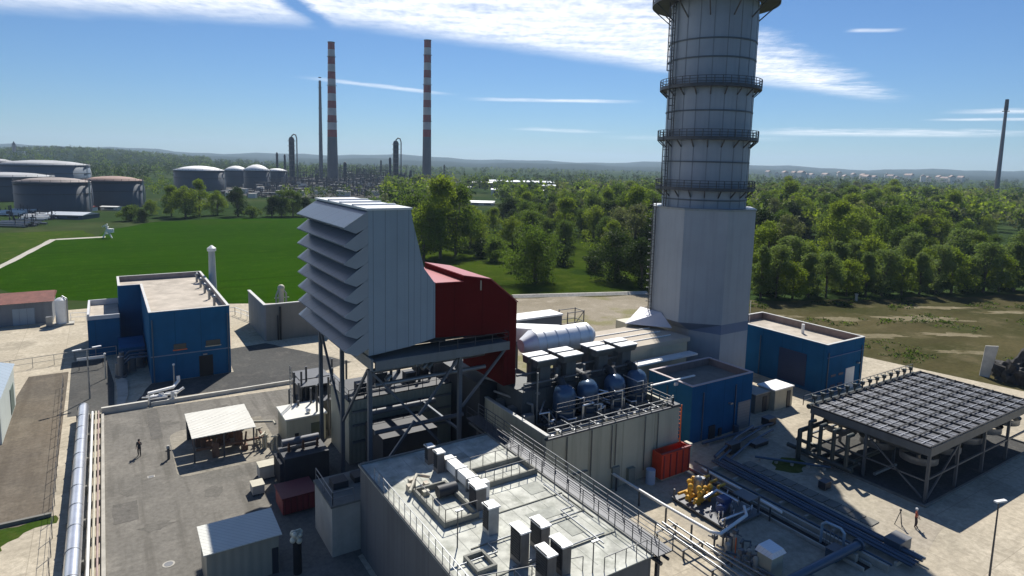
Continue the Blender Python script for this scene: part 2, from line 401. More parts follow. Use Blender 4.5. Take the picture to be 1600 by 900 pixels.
PADM = MG('pale_pad_concrete', [(.30, .275, .225), (.25, .23, .19), (.35, .32, .27)], (.15, .5, 2.5), holes=((.17, .16, .135), .3, .6))
pp = [(14.2, 63.9), (14.2, 75.5), (6.2, 75.5)]+[(4.7+1.6*(1-math.sin(k*math.pi/10)), 75.5-1.6*(1-math.cos(k*math.pi/10))) for k in range(6)]+[(4.6, 64.9), (4.9, 64.1), (5.6, 63.9)]
sheet('pump_pad', pp, .034, PADM)
sheet('refinery_yard', [at0(px, d) for px, d in ((350, 500), (470, 470), (690, 540), (720, 1000), (350, 1000))], .012, ASPHD, 2, 20)
q = random.Random(52); STAIN = MG('oil_stain', [(.165, .156, .138), (.145, .138, .123), (.185, .174, .154)], (.3, .8, 3.))
for k, (x, y, w_, d_) in enumerate(((2.4, 56, 1.3, .8), (7.2, 59.5, .9, 1.1), (.6, 63.2, .7, .9), (4.4, 78, 1.6, 1.0), (10.4, 80.5, 1.2, .8), (1.2, 47.2, .9, .6), (8.6, 52.5, .8, .6))):
    sheet('oil_stain', [(x+w_*math.cos(t_)*r_, y+d_*math.sin(t_)*r_) for t_, r_ in ((2*math.pi*i/18, q.uniform(.55, 1.2)) for i in range(18))], .038, STAIN)
PATCHM = MG('asphalt_repair', [(.15, .142, .128), (.13, .124, .112), (.175, .165, .148)], (.2, .7, 3.))
for x0, y0, x1, y1 in ((-.6, 58, 1.2, 61.4), (3.0, 74.4, 4.1, 83.6), (6.4, 53.4, 9.4, 54.3), (.2, 40, 1.3, 46)):
    sheet('asphalt_repair', [(x0, y0), (x1, y0), (x1, y1), (x0, y1)], .042, PATCHM, .06, .8, 3)
# hills on the horizon
HILLM = MG('wooded_hills', [(.018, .032, .020), (.013, .025, .017), (.035, .05, .026)], (.004, .009, .03))
def hill_h(az, r):                       # az: photo x of the direction
    s = 0
    s += 34*math.exp(-((az-120)/210)**2)*math.exp(-((r-2300)/700)**2)
    s += (62+12*math.sin(az*.013)+9*math.sin(az*.031+1)+5*math.sin(az*.083))*math.exp(-((r-7600)/1500)**2)*(1.25-.35*(az/1600)) 
    s += (26+9*math.sin(az*.021+2)+6*math.sin(az*.057))*math.exp(-((r-5000)/800)**2)*max(0, 1-abs(az-700)/1300)
    return s
mb = MB(); rs = [1300, 1600, 1900, 2200, 2500, 2900, 3400, 4000, 4500, 5000, 5600, 6300, 7000, 7600, 8300, 9200]; azs = list(range(-700, 2400, 25))
for r_ in rs:
    for a_ in azs:
        d = (VF*F+VR*(a_-800)).normalized()
        mb.v.append((d.x*r_, d.y*r_, hill_h(a_, r_)*(1 if -600 < a_ < 2300 else 0)-.5))
n = len(azs)
mb.f = [(k*n+i, k*n+i+1, (k+1)*n+i+1, (k+1)*n+i) for k in range(len(rs)-1) for i in range(n-1)]; mb.sm = [True]*len(mb.f)
struct(mb.build('hills', HILLM))

# ------------------------------------------------------------------ control building (pale flat roof, front centre)
cb = thing('control_building', 'long flat-roofed block with a pale weathered roof and tall vents, before the grey louvred tower', 'building', (21, 34, 0))
X0, X1, Y0, Y1, ZR = 15.4, 26.5, 25.1, 44.5, 7.0
mb = MB().box(X0, Y0, 0, X1, Y1, ZR-.06); mb.build('wall', M('grey_concrete_wall', (.125, .13, .135), .8, 0, .1, .3, streak=.4, seam=3.6, tone=.3), cb)
mb = MB().box(X0-.12, Y0-.12, ZR-.057, X1+.12, Y1+.12, ZR); mb.build('roof', ROOFWHITE, cb)
mb = MB()                                             # low upstand round the roof edge
e = .14
mb.box(X0-.12, Y0-.12, ZR+.002, X0-.12+e, Y1+.12, ZR+.10); mb.box(X1+.12-e, Y0-.12, ZR+.002, X1+.12, Y1+.12, ZR+.12)
mb.box(X0+.03, Y1+.12-e, ZR+.002, X1-.03, Y1+.12, ZR+.12)
mb.build('roof_edge', M('dark_roof_trim', (.16, .16, .15), .7), cb)
def frame(x0, y0, x1, y1, h=.42, t=.16, gaps=()):
    mb = MB()
    for i, b in enumerate(((x0, y0, x1, y0+t), (x0, y0+t+.003, x0+t, y1), (x1-t, y0+t+.003, x1, y1), (x0+t+.003, y1-t, x1-t-.003, y1))):
        if i in gaps: continue
        mb.box(b[0], b[1], ZR+.003, b[2], b[3], ZR+h)
    return mb
frame(21.8, 36.7, 26.3, 39.2).build('roof_kerb', M('roof_kerb_dark', (.20, .20, .175), .85, 0, .2, 1., streak=.3), cb)
frame(17.1, 33.7, 19.6, 38.6).build('roof_kerb', M('roof_kerb_dark', (.20, .20, .175), .85, 0, .2, 1., streak=.3), cb)
frame(16.6, 28.6, 17.9, 30.3, .3).build('roof_kerb', M('roof_kerb_dark', (.20, .20, .175), .85, 0, .2, 1., streak=.3), cb)
mb = MB()
for y in (33.5, 30.95, 28.0): mb.box(17.5, y, ZR+.002, 26.2, y+.07, ZR+.07)
mb.box(26.05, 30.0, ZR+.002, 26.12, 33.3, ZR+.08); mb.build('roof_seam', M('roof_seam_dark', (.2, .2, .17), .8), cb)
mb = MB(); rail(mb, [(X1-.02, Y0, ZR+.12), (X1-.02, Y1, ZR+.12)], 1.0, 1.5, .022)
mb.build('railing', DARKSTEEL, cb)
mb = MB(); rail(mb, [(X0, Y1-3, ZR+.1), (X0, Y0, ZR+.1)], 1.0, .9, .018); mb.build('railing', GALV, cb)
mb = MB(); rail(mb, [(21.85, 36.78, ZR+.42), (26.2, 36.78, ZR+.42)], .9, .7, .02, 0); rail(mb, [(21.9, 39.1, ZR+.42), (26.2, 39.1, ZR+.42)], .9, .9, .02, 0)
rail(mb, [(17.2, 33.78, ZR+.42), (17.2, 38.4, ZR+.42)], .8, .9, .02, 0); rail(mb, [(17.2, 33.78, ZR+.42), (19.5, 33.78, ZR+.42)], .8, .8, .02, 0)
rail(mb, [(16.0, 27.5, ZR), (22, 26.0, ZR)], .9, 1., .02, 0); rail(mb, [(23, 25.3, ZR), (26.3, 25.3, ZR)], .9, .8, .02, 0)
mb.build('roof_post', DARKSTEEL, cb)
mb = MB()                                              # welded membrane laps and repair strips
for i in range(9): mb.box(16.2+i*1.15, 26, ZR+.002, 16.26+i*1.15, 44, ZR+.014)
mb.build('roof_seam', M('membrane_lap', (.40, .41, .36), .8, 0, .2, 1), cb)
mb = MB()
for x, y, w_, d_ in ((22.4, 31.4, 2.2, 1.1), (24.2, 34.4, 1.4, 1.4), (18.0, 27.2, 1.5, .8), (21.4, 41.6, 1.8, 1.0), (23.6, 29.0, .9, 1.6)): mb.box(x, y, ZR+.016, x+w_, y+d_, ZR+.024)
mb.build('repair_patch', M('repair_patch', (.32, .33, .29), .85, 0, .25, 1.5), cb)
mb = MB()                                              # pipes lying on the roof surface
for y in (27.1, 29.8): mb.path([(16, y, ZR+.16), (18.6, y, ZR+.16), (18.6, y+1, ZR+.16), (25.4, y+1, ZR+.16)], .05, 6)
mb.path([(24.6, 27.2, ZR+.2), (24.6, 31.5, ZR+.2), (25.6, 31.5, ZR+.2), (25.6, 34.9, ZR+.2)], .05, 6)
mb.build('roof_conduit', GALV, cb)
mb = MB()
for x, y in ((17.2, 39.4), (16.9, 38.9), (18.2, 38.9), (17.6, 37.9)): mb.box(x, y, ZR+.003, x+rnd.uniform(.3, .7), y+rnd.uniform(.3, .6), ZR+rnd.uniform(.3, .8))
mb.path([(16.7, 38.2, ZR+.5), (17.9, 39.8, ZR+.7), (18.9, 39.8, ZR+.3)], .12, 8)
mb.build('roof_pipework', M('pale_yellow_paint', (.42, .40, .32), .6, 0, .25, 1.5, dirt=((.4, .2, .12), .5)), cb)
mb = MB(); mb.tube((18.3, 37.2, ZR+.5), (19.7, 37.2, ZR+.5), .42, n=14); mb.build('roof_duct', DARKBOX, cb)

VCAS = M('shade_darkened_vent_casing', (.15, .14, .135), .7, 0, .2, 1.2, streak=.4)  # base colour darkened to stand in for shade on the faces; streaks are weathering
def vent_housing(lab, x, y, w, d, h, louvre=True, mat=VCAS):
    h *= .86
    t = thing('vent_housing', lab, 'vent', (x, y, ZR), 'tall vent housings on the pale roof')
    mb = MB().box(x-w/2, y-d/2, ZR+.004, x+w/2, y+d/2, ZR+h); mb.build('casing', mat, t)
    mb = MB().box(x-w/2-.07, y-d/2-.07, ZR+h+.002, x+w/2+.07, y+d/2+.07, ZR+h+.09); mb.build('cap', WHITEP, t)
    if louvre:
        mb = MB().box(x-w/2-.03, y-d/2+.09, ZR+.35, x-w/2-.003, y+d/2-.09, ZR+h-.12)
        k = int(h/.16)
        for i in range(k): mb.box(x-w/2-.07, y-d/2+.1, ZR+.4+i*.15, x-w/2-.032, y+d/2-.1, ZR+.47+i*.15)
        mb.build('louvre', DARKBOX, t)
    return t
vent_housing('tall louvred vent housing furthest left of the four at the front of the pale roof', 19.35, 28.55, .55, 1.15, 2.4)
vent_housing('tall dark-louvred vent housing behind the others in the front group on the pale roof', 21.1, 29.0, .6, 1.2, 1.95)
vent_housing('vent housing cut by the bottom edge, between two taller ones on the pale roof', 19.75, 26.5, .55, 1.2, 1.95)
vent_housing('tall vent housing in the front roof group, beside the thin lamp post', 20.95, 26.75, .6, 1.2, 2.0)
vent_housing('single pale vent housing in the middle of the pale roof', 19.45, 32.0, .7, .8, 2.05, True, M('pale_vent_casing', (.34, .35, .35), .7, 0, .2, 1.2))
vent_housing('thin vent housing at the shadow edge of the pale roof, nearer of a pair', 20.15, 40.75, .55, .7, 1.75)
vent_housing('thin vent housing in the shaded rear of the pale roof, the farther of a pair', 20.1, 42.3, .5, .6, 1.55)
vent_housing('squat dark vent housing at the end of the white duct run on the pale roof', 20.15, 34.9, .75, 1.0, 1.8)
t = thing('roof_duct_run', 'white rectangular duct run lying on the pale roof behind the middle vent housings', 'duct', (20.9, 38, ZR))
mb = MB(); mb.box(20.55, 36.2, ZR+.25, 21.3, 41.0, ZR+.95); mb.box(20.3, 35.6, ZR+.004, 21.5, 36.19, ZR+1.15); mb.build('duct', WHITEP, t)
mb = MB()
for y in (37, 38.6, 40.3): mb.box(20.45, y, ZR+.004, 21.4, y+.14, ZR+1.0)
mb.build('duct_support', GALV, t)
t = thing('roof_lamp_post', 'thin lamp post on the front right of the pale roof', 'lamp post', (22.4, 25.6, ZR))
MB().tube((22.4, 25.6, ZR), (22.4, 25.6, ZR+1.85), .045, .035, 6).build('post', DARKSTEEL, t)
MB().box(22.25, 25.52, ZR+1.852, 22.75, 25.68, ZR+1.93).build('lamp_head', GALV, t)
t = thing('roof_lamp_post', 'thin lamp post at the left edge of the pale roof near the small kerb', 'lamp post', (16.9, 31.6, ZR))
MB().tube((16.9, 31.6, ZR), (16.9, 31.6, ZR+2.3), .045, .035, 6).build('post', DARKSTEEL, t)
MB().box(16.75, 31.52, ZR+2.302, 17.25, 31.68, ZR+2.38).build('lamp_head', GALV, t)
# raised walkway beside it
t = thing('walkway', 'raised steel walkway with double handrails running along the right side of the pale roof', 'walkway', (27.5, 36, 0))
MB().box(26.95, 25, 6.72, 28.25, 49, 6.8).build('deck', DARKSTEEL, t)
mb = MB(); rail(mb, [(28.2, 25, 6.8), (28.2, 49, 6.8)], 1.1, 1.5, .026, 2); mb.build('railing', M('dull_rail', (.13, .14, .15), .6, .3, .1, 1), t)
mb = MB(); rail(mb, [(27.0, 25, 6.8), (27.0, 49, 6.8)], 1.1, 1.5, .02, 1); mb.build('railing', DARKSTEEL, t)
for y in (25.6, 31, 36.5, 42, 48): MB().bar((27.6, y, 0), (27.6, y, 6.718), .22).build('leg', DARKSTEEL, t)
mb = MB(); mb.path([(27.3, 25, 6.2), (27.3, 49, 6.2)], .13, 8); mb.path([(27.9, 25, 6.3), (27.9, 49, 6.3)], .1, 8); mb.build('pipe', DARKSTEEL, t)
# low annex behind
t = thing('annex_block', 'low bluish concrete block in shadow at the rear left corner of the pale-roofed building', 'building', (15.6, 47, 0))
MB().box(13.3, 44.8, 0, 17.5, 49.4, 4.0).build('wall', CONC, t)
MB().box(13.2, 44.7, 4.003, 17.6, 49.5, 4.15).build('roof', CONCDARK, t)
MB().box(14.1, 47.0, 4.153, 15.3, 48.2, 4.7).box(15.9, 47.3, 4.153, 16.9, 48.5, 4.6).build('roof_hatch', DARKBOX, t)
mb = MB(); rail(mb, [(13.4, 49.4, 4.15), (13.4, 44.9, 4.15), (15, 44.9, 4.15)], 1, 1.6, .025); mb.build('railing', GALV, t)
t = thing('stair_railing', 'pair of thin galvanised handrails on the dark stair left of the pale-roofed building', 'railing', (14.6, 31, 0))
mb = MB(); rail(mb, [(14.9, 38, .02), (14.9, 25, .02)], 1.1, 1.4, .03); rail(mb, [(13.7, 38, .02), (13.7, 25, .02)], 1.1, 1.4, .03); mb.build('handrail', GALV, t)

# ------------------------------------------------------------------ air intake tower with louvres, red duct and steel frame
ai = thing('air_intake', 'tall grey louvred air intake tower with a red duct behind it, standing on steel columns', 'air intake', (23, 56, 0))
YA, YB, XF, ZB, ZTOP = 50.0, 64.8, 18.1, 13.6, 25.85
mb = MB().xz([(XF, ZB), (21.86, 13.95), (21.86, ZTOP), (XF, ZTOP)], YA, YB); mb.build('filter_housing', GREYCLAD, ai)
mb = MB()                                              # tapering transition
a = [(21.863, 13.95), (24.23, 14.4), (24.19, 19.3), (23.13, 20.7), (22.04, 24.85), (21.863, ZTOP-.05)]
yb = [64.6, 58.3, 58.3, 59.4, 63.8, 64.6]
n = len(a)
mb.add([(p[0], YA+.01, p[1]) for p in a]+[(p[0], y, p[1]) for p, y in zip(a, yb)], [tuple(range(n)), tuple(range(2*n-1, n-1, -1))]+[(i, n+i, n+(i+1) % n, (i+1) % n) for i in range(n)])
mb.build('transition_duct', M('grey_cladding_fine', (.25, .315, .375), .5, .0, .05, .3, seam=.62, streak=.15, tone=.6), ai)
rf = MB().box(XF-.15, YA-.1, ZTOP+.003, 21.96, YB+.1, ZTOP+.18).build('roof', GREYROOF, ai)
mb = MB()
for y in (53.4, 56.9, 60.4): mb.box(XF-.1, y, ZTOP+.183, 21.9, y+.35, ZTOP+.3)
mb.build('roof_rib', GREYROOF, rf)
zs = 1.46; xo = 16.08
for i in range(8):
    zl = 24.5-i*zs; zt = min(ZTOP-.05, zl+1.52)
    mb = MB(); th = .05
    mb.xz([(XF-.005, zt-th), (XF-.005, zt), (xo, zl), (xo, zl-.10), (xo+.05, zl-.10), (xo+.05, zl-th)], YA+.06, YB-.06)
    hood = mb.build('weather_hood', GREYHOOD, ai)
    for yy in (YA, YB-.05):
        MB().xz([(XF-.007, zt), (xo, zl), (xo, zl-.10), (xo+1.0, zl-.52), (XF-.007, zl-.02)], yy, yy+.05).build('hood_cheek', M('grey_hood_cheek', (.27, .305, .34), .55, 0, .06, .4), hood)
    MB().xz([(xo+.06, zl-.115), (xo+1.0, zl-.535), (xo+1.0, zl-.505), (xo+.06, zl-.085)][::-1], YA+.07, YB-.07).build('soffit', GREYHOOD, hood)
    MB().box(XF-.05, YA+.1, zl-.12, XF-.006, YB-.1, zl+.02).build('screen', BLACK, hood)
REDX = [(24.233, 14.4), (24.233, 19.3), (27.0, 19.22), (27.0, 19.75), (29.87, 19.2), (32.84, 16.75), (32.84, 8.7), (31.5, 8.7), (31.5, 13.9)]
MB().xz(REDX[::-1], YA+.02, 58.2).build('silencer_duct', REDP, ai)
mb = MB()
mb.xz([(24.23, 19.305), (26.99, 19.225), (26.99, 19.3), (24.23, 19.38)], YA-.06, 58.28)
mb.xz([(27.003, 19.755), (29.88, 19.205), (32.92, 16.75), (32.92, 16.85), (29.9, 19.3), (27.003, 19.84)], YA-.06, 58.28)
mb.build('duct_roof', REDROOF, ai)
MB().box(28.75, YA-.08, 18.3, 28.85, YA+.018, 19.2).build('duct_bracket', CREAM, ai)
PLM = M('platform_steel', (.15, .175, .195), .5, .2, .1, .8, streak=.25)
mb = MB()
for b in ((18.4, 49.2, 12.5, 31.6, 49.42, 13.3), (18.4, 49.43, 13.1, 31.6, 52.5, 13.22), (18.2, 64.3, 12.5, 31.6, 64.55, 13.3), (18.0, 49.2, 12.6, 18.2, 64.6, 13.55), (26.5, 49.5, 12.2, 26.75, 64.3, 13.09), (22.2, 49.5, 12.2, 22.4, 64.3, 13.09)):
    MB().box(*b).build('platform_beam', PLM, ai)
MB().box(20, 52.6, 13.23, 31.4, 58, 13.33).build('platform_floor', DARKSTEEL, ai)
COLM = M('column_steel', (.10, .12, .145), .5, .2, .1, .8)
for x, y in ((18.1, 49.8), (26.65, 49.8), (18.1, 64.2), (26.65, 64.2), (18.1, 57.2)):
    MB().box(x-.17, y-.17, 0, x+.17, y+.17, 12.49).build('column', COLM, ai)
for p, q in (((18.3, 49.8, 12.2), (22.4, 49.8, 7.4)), ((22.4, 49.8, 7.4), (26.4, 49.8, 2.6)), ((26.4, 49.8, 12.2), (22.6, 49.8, 7.6)), ((22.2, 49.8, 7.2), (18.4, 49.8, 2.6)),
             ((26.9, 49.8, 7.6), (31.3, 49.6, 12.4)), ((18.1, 50.2, 12.4), (18.1, 57, 5.4)), ((18.1, 63.9, 12.4), (18.1, 57.4, 5.4)), ((26.65, 50.1, 5.4), (26.65, 63.9, 5.4))):
    MB().bar(p, q, .2).build('brace', COLM, ai)
mb = MB(); rail(mb, [(24.3, 49.25, 13.31), (31.5, 49.25, 13.31), (31.5, 51.5, 13.31)], .9, 1.6, .025, 1); mb.build('railing', DARKSTEEL, ai)
mb = MB()
for i in range(9): mb.tube((20+i*1.15, 51+(i % 3)*1.3, 10.9+(i % 2)*.5), (20.5+i*1.15, 51.2+(i % 3)*1.3, 11.2+(i % 2)*.5), .22, n=8)
mb.path([(19, 51, 10.6), (30, 51, 10.6)], .2); mb.path([(19, 53, 11.2), (31, 53, 11.2)], .25); mb.path([(21, 55, 10.2), (21, 55, 12.4)], .3)
mb.build('hanging_pipe', GALV, ai)

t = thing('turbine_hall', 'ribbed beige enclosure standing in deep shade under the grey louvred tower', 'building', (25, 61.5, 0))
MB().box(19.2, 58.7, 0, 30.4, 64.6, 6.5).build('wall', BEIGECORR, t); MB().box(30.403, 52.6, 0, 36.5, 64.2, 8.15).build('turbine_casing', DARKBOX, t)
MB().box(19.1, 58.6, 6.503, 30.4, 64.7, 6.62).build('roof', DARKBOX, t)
mb = MB(); rail(mb, [(19.2, 64.6, 6.62), (19.2, 58.7, 6.62), (30.2, 58.7, 6.62)], 1.0, 1.4, .03); mb.build('railing', DARKSTEEL, t)
mb = MB()
for z in (2.2, 3.9, 5.3): mb.box(19.5, 58.45, z, 30.3, 58.695, z+.16)
mb.build('cable_tray', GALV, t)
MB().box(22.2, 58.64, .05, 23.3, 58.697, 2.3).build('door', M('olive_door', (.10, .12, .08), .6), t)
mb = MB()
for x, y, s in ((20.5, 60, 1.), (23, 61.5, 1.3), (26, 60.5, 1.1), (27.9, 62, 1.4)): mb.box(x, y, 6.623, x+s, y+s, 6.8+s*.8); mb.tube((x+s+.4, y, 6.63), (x+s+.4, y, 8.2+s*.4), .16)
mb.build('roof_plant', DARKBOX, t)
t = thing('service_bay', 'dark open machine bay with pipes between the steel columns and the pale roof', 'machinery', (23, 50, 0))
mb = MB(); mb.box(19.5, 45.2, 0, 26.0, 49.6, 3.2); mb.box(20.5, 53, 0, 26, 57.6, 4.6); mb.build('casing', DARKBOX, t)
mb = MB()
for i in range(7): mb.path([(19.8+i*.95, 44.9, .3+(i % 3)*.4), (19.8+i*.95, 44.9, 3.5+(i % 2)*.5), (19.8+i*.95, 50.6, 3.5+(i % 2)*.5)], .09, 6)
mb.path([(19.5, 52.5, 5.6), (28.5, 52.5, 5.6)], .22); mb.path([(21, 57.8, 5.3), (28, 57.8, 5.3)], .3); mb.build('pipe', REFGREY, t)
MB().box(21.6, 46.2, 5.5, 23.6, 46.7, 5.62).build('canopy_light', WHITEP, t)
MB().bar((23.2, 46.5, 3.2), (23.2, 46.5, 5.49), .09).build('post', DARKSTEEL, t)
mb = MB(); rail(mb, [(19.6, 44.7, 3.2), (26, 44.7, 3.2)], 1.0, 1.2, .03); mb.build('railing', DARKSTEEL, t)
t = thing('pipe_stand', 'cluster of dark upright pipes with a ladder beside the grey louvred tower', 'pipes', (17.5, 70, 0))
mb = MB()
for x, y, h in ((19.5, 66.4, 7.8), (20.3, 67.6, 8.4), (18.2, 66.3, 7.0), (20.8, 69.5, 7.5), (21.4, 71.4, 8.2), (19.8, 70.8, 6.6), (22.0, 68.0, 9.0), (20.6, 73.6, 6.8), (17.2, 69.8, 6.2), (17.8, 71, 7.2), (18.3, 69, 5.6), (16.6, 71.6, 4.8), (17.4, 72.6, 6.6), (18.6, 72, 7.4), (16.9, 68.9, 4.2)): mb.tube((x, y, 0), (x, y, h*.85), .12, n=8)
for z in (2.4, 4.4): mb.box(17.4, 70.4, z, 22.2, 73.8, z+.12)
mb.box(19.2, 68.0, 0, 22.0, 72.6, 3.4); mb.box(18.0, 72.7, 0, 21.5, 76, 4.6)  # dark boxes, not pipes: backdrop added for the shade behind the cluster
mb.build('pipe', DARKSTEEL, t)
mb = MB()
for d in (0, .5): mb.bar((16.2, 69+d, 0), (16.2, 69+d, 7.5), .07)
for i in range(20): mb.bar((16.2, 69, .4+i*.36), (16.2, 69.5, .4+i*.36), .04)
mb.build('ladder', GALV, t)

# ------------------------------------------------------------------ machine bay with beige walls (E) and its vents
eb = thing('exhaust_bay', 'beige walled machine bay with handrails round its deck, below the dark roof vents', 'building', (39, 47, 0))
W = .28
MB().box(31.0, 42.1, 0, 47.3, 42.1+W, 6.35).build('wall', BEIGE, eb)
MB().box(31.0, 42.1+W+.003, 0, 31+W, 56, 6.75).build('wall', BEIGE, eb)
MB().box(47.3-W, 42.1+W+.003, 0, 47.3, 55.6, 6.35).build('wall', BEIGE, eb)
MB().box(30.95, 42.05, 6.753, 31+W+.05, 56, 6.86).build('coping', COPING, eb)
mb = MB().box(31.0, 42.06, 6.353, 46.2, 42.42, 6.45); mb.box(46.3, 42.06, 6.353, 47.34, 43.4, 6.6); mb.build('coping', DARKSTEEL, eb)
MB().box(31.3, 42.4, 5.1, 47.0, 55.6, 5.25).build('deck', DARKBOX, eb)
mb = MB(); rail(mb, [(31.5, 42.6, 6.0), (46.9, 42.6, 6.0), (46.9, 50, 6.0)], 1.15, 1.5, .04, 2); mb.build('railing', M('dull_rail', (.13, .14, .15), .6, .3, .1, 1), eb)
mb = MB()
for x, h in ((33.2, 3.2), (36.0, 4.6), (38.4, 4.4), (38.9, 4.2), (42.6, 5.6), (44.3, 6.0)): mb.tube((x, 41.98, 6.2-h+.3), (x, 41.98, 6.3), .06, n=6)
mb.path([(34.0, 41.95, .05), (34.0, 41.95, 2.6), (35.6, 41.95, 2.6)], .07, 6); mb.build('downpipe', CONCDARK, eb)
mb = MB().box(38.6, 41.9, .02, 39.5, 42.09, 2.1).box(40.5, 41.7, .02, 41.3, 42.08, 1.6); mb.build('wall_cabinet', M('grey_green_door', (.20, .22, .19), .6), eb)
mb = MB(); mb.box(33.4, 45.6, 5.254, 46.6, 46.0, 5.9)
for i in range(11): mb.path([(32+i*1.35, 43.1, 5.3), (32+i*1.35, 43.1, 5.9+.3*(i % 3)), (32+i*1.35, 45, 5.9+.3*(i % 3))], .07, 6)
mb.path([(31.8, 44.2, 5.7), (46.5, 44.2, 5.7)], .14); mb.path([(31.8, 44.7, 5.6), (46.5, 44.7, 5.6)], .1)
for i in range(14): mb.box(32+i*1.02, 43.5+.4*(i % 3), 5.254, 32.35+i*1.02, 43.9+.4*(i % 3), 5.6+.12*(i % 4))
mb.build('deck_pipe', GALV, eb)
mb = MB().box(32.2, 47.8, 5.254, 46.8, 52.3, 8.6); mb.build('enclosure', M('enclosure_grey', (.055, .066, .072), .6, 0, .25, .5, streak=.4, seam=1.6, tone=.6), eb)
mb = MB(); r2 = random.Random(81)
for i in range(22): x = 32.8+r2.random()*13.6; y = 47.9+r2.random()*3.8; mb.tube((x, y, 8.61), (x, y, 9.0+r2.random()*1.2), .08+.14*r2.random(), n=8)
mb.path([(32.6, 48.0, 9.2), (46.4, 48.0, 9.2)], .1, 8); mb.path([(32.6, 49.4, 9.7), (46.4, 49.4, 9.7)], .12, 8); mb.build('deck_pipe', REFGREY, eb)
mb = MB(); 
for x in (33.2, 35.2, 37.0): mb.box(31.6, 46+(x-33)*1.2, 5.254, 32.6, 46.7+(x-33)*1.2, 6.9)
mb.path([(31.7, 52, 7.5), (33, 47.2, 7.5), (33.2, 47.2, 5.4)], .12); mb.path([(31.7, 54, 8.3), (34, 47.5, 8.3)], .15); mb.build('side_pipe', GALV, eb)
mb = MB(); rail(mb, [(32.3, 47.7, 8.6), (46.7, 47.7, 8.6)], .9, 1.5, .025, 1); mb.build('railing', DARKSTEEL, eb)
MB().box(33.3, 46.9, 5.3, 33.42, 47.02, 10.6).build('pole', GALV, eb)
mb = MB(); r2 = random.Random(71)
for x in (34.4, 37.9, 41.1, 44.4, 46.6):
    mb.bar((x, 45.3, 5.26), (x, 45.3, 7.2), .11)
mb.bar((34.4, 45.3, 7.1), (46.6, 45.3, 7.1), .09)
mb.build('support_frame', DARKSTEEL, eb)
mb = MB(); rail(mb, [(34.4, 45.2, 7.15), (46.6, 45.2, 7.15)], .8, 1.3, .02, 1); mb.build('railing', DARKSTEEL, eb)
mb = MB()
for i in range(18):
    x = 33.2+r2.random()*13.2; z = 5.6+r2.random()*2.6; y = 45.2+r2.random()*.7
    mb.path([(x, y, 5.3), (x, y, z), (x+r2.uniform(-1.4, 1.4), y+.1, z), (x+r2.uniform(-1.4, 1.4), 47.6, z+.2)], .055+.05*r2.random(), 6)
for i in range(16): x = 32.4+r2.random()*14; y = 42.9+r2.random()*2.2; mb.tube((x, y, 5.26), (x, y, 5.7+r2.random()*.9), .09+.1*r2.random(), n=8)
mb.build('deck_pipe', ALU, eb)
mb = MB()
for i in range(12): x = 31.6+r2.random()*2.4; y = 44.5+r2.random()*7; mb.box(x, y, 5.26, x+.4+r2.random()*.7, y+.4+r2.random()*.6, 5.8+r2.random()*1.6)
mb.build('side_cabinet', REFDARK, eb)
labs = ['left-most of the four blue-grey vent drums along the front of the dark enclosure', 'second from left of the four blue-grey vent drums by the dark enclosure', 'third from left of the four blue-grey vent drums by the dark enclosure', 'right-most of the four blue-grey vent drums, next to the blue building']
x4 = (36.5, 39.4, 42.9, 45.9)
for i, x in enumerate(x4):
    y = 46.9
    t = thing('vent_drum', labs[i], 'vent', (x, y, 5.25), 'blue-grey vent drums on the machine bay deck')
    MB().lathe((x, y, 5.9), [(0, 0), (1.05, 0), (1.13, .1), (1.13, 2.0), (1.06, 2.4), (.88, 2.75), (.55, 3.0), (0, 3.08)], 24).build('drum', BLUESIL, t)
    MB().ring((x, y, 5.9), 1.11, 1.19, .55, .7, 24).build('band', GALV, t)
    mb = MB()
    for k in range(4): a_ = math.pi/4+k*math.pi/2; mb.bar((x+.7*math.cos(a_), y+.7*math.sin(a_), 5.253), (x+.7*math.cos(a_), y+.7*math.sin(a_), 5.9), .12)
    mb.build('leg', DARKSTEEL, t)
    MB().path([(x, y+.2, 8.7), (x, y+.6, 9.1), (x, y+1.9, 9.2)], .42, 10).build('neck', DARKBOX, t)
hl = ['left rear', 'left front', 'second from the left, rear', 'second from the left, front', 'third from the left, rear', 'third from the left, front', 'right-most rear', 'right-most front']
hx = (35.2, 38.35, 42.5, 45.7)
for i, x in enumerate(hx):
    for j, y in enumerate((50.15, 48.55)):
        lab = {0: 'flat white-topped exhaust hood on the dark enclosure, ', 1: 'flat white-topped exhaust hood on the dark enclosure, '}[j]+hl[i*2+(0 if j == 0 else 1)]+' of the eight'
        t = thing('exhaust_hood', lab, 'hood', (x, y, 8.6), 'white-topped exhaust hoods on the dark enclosure')
        z = 11.25
        mb = MB(); mb.yz([(y-.56, z), (y-.56, z-.2), (y-.3, z-.7), (y+.42, z-.7), (y+.54, z)], x-1.12, x+1.12); mb.box(x-.6, y-.25, 8.603, x+.6, y+.4, z-.702); mb.build('body', M('hood_grey', (.085, .098, .105), .6, 0, .2, .8, streak=.3), t)
        MB().box(x-1.22, y-.62, z+.003, x+1.22, y+.58, z+.09).build('lid', WHITEP, t)
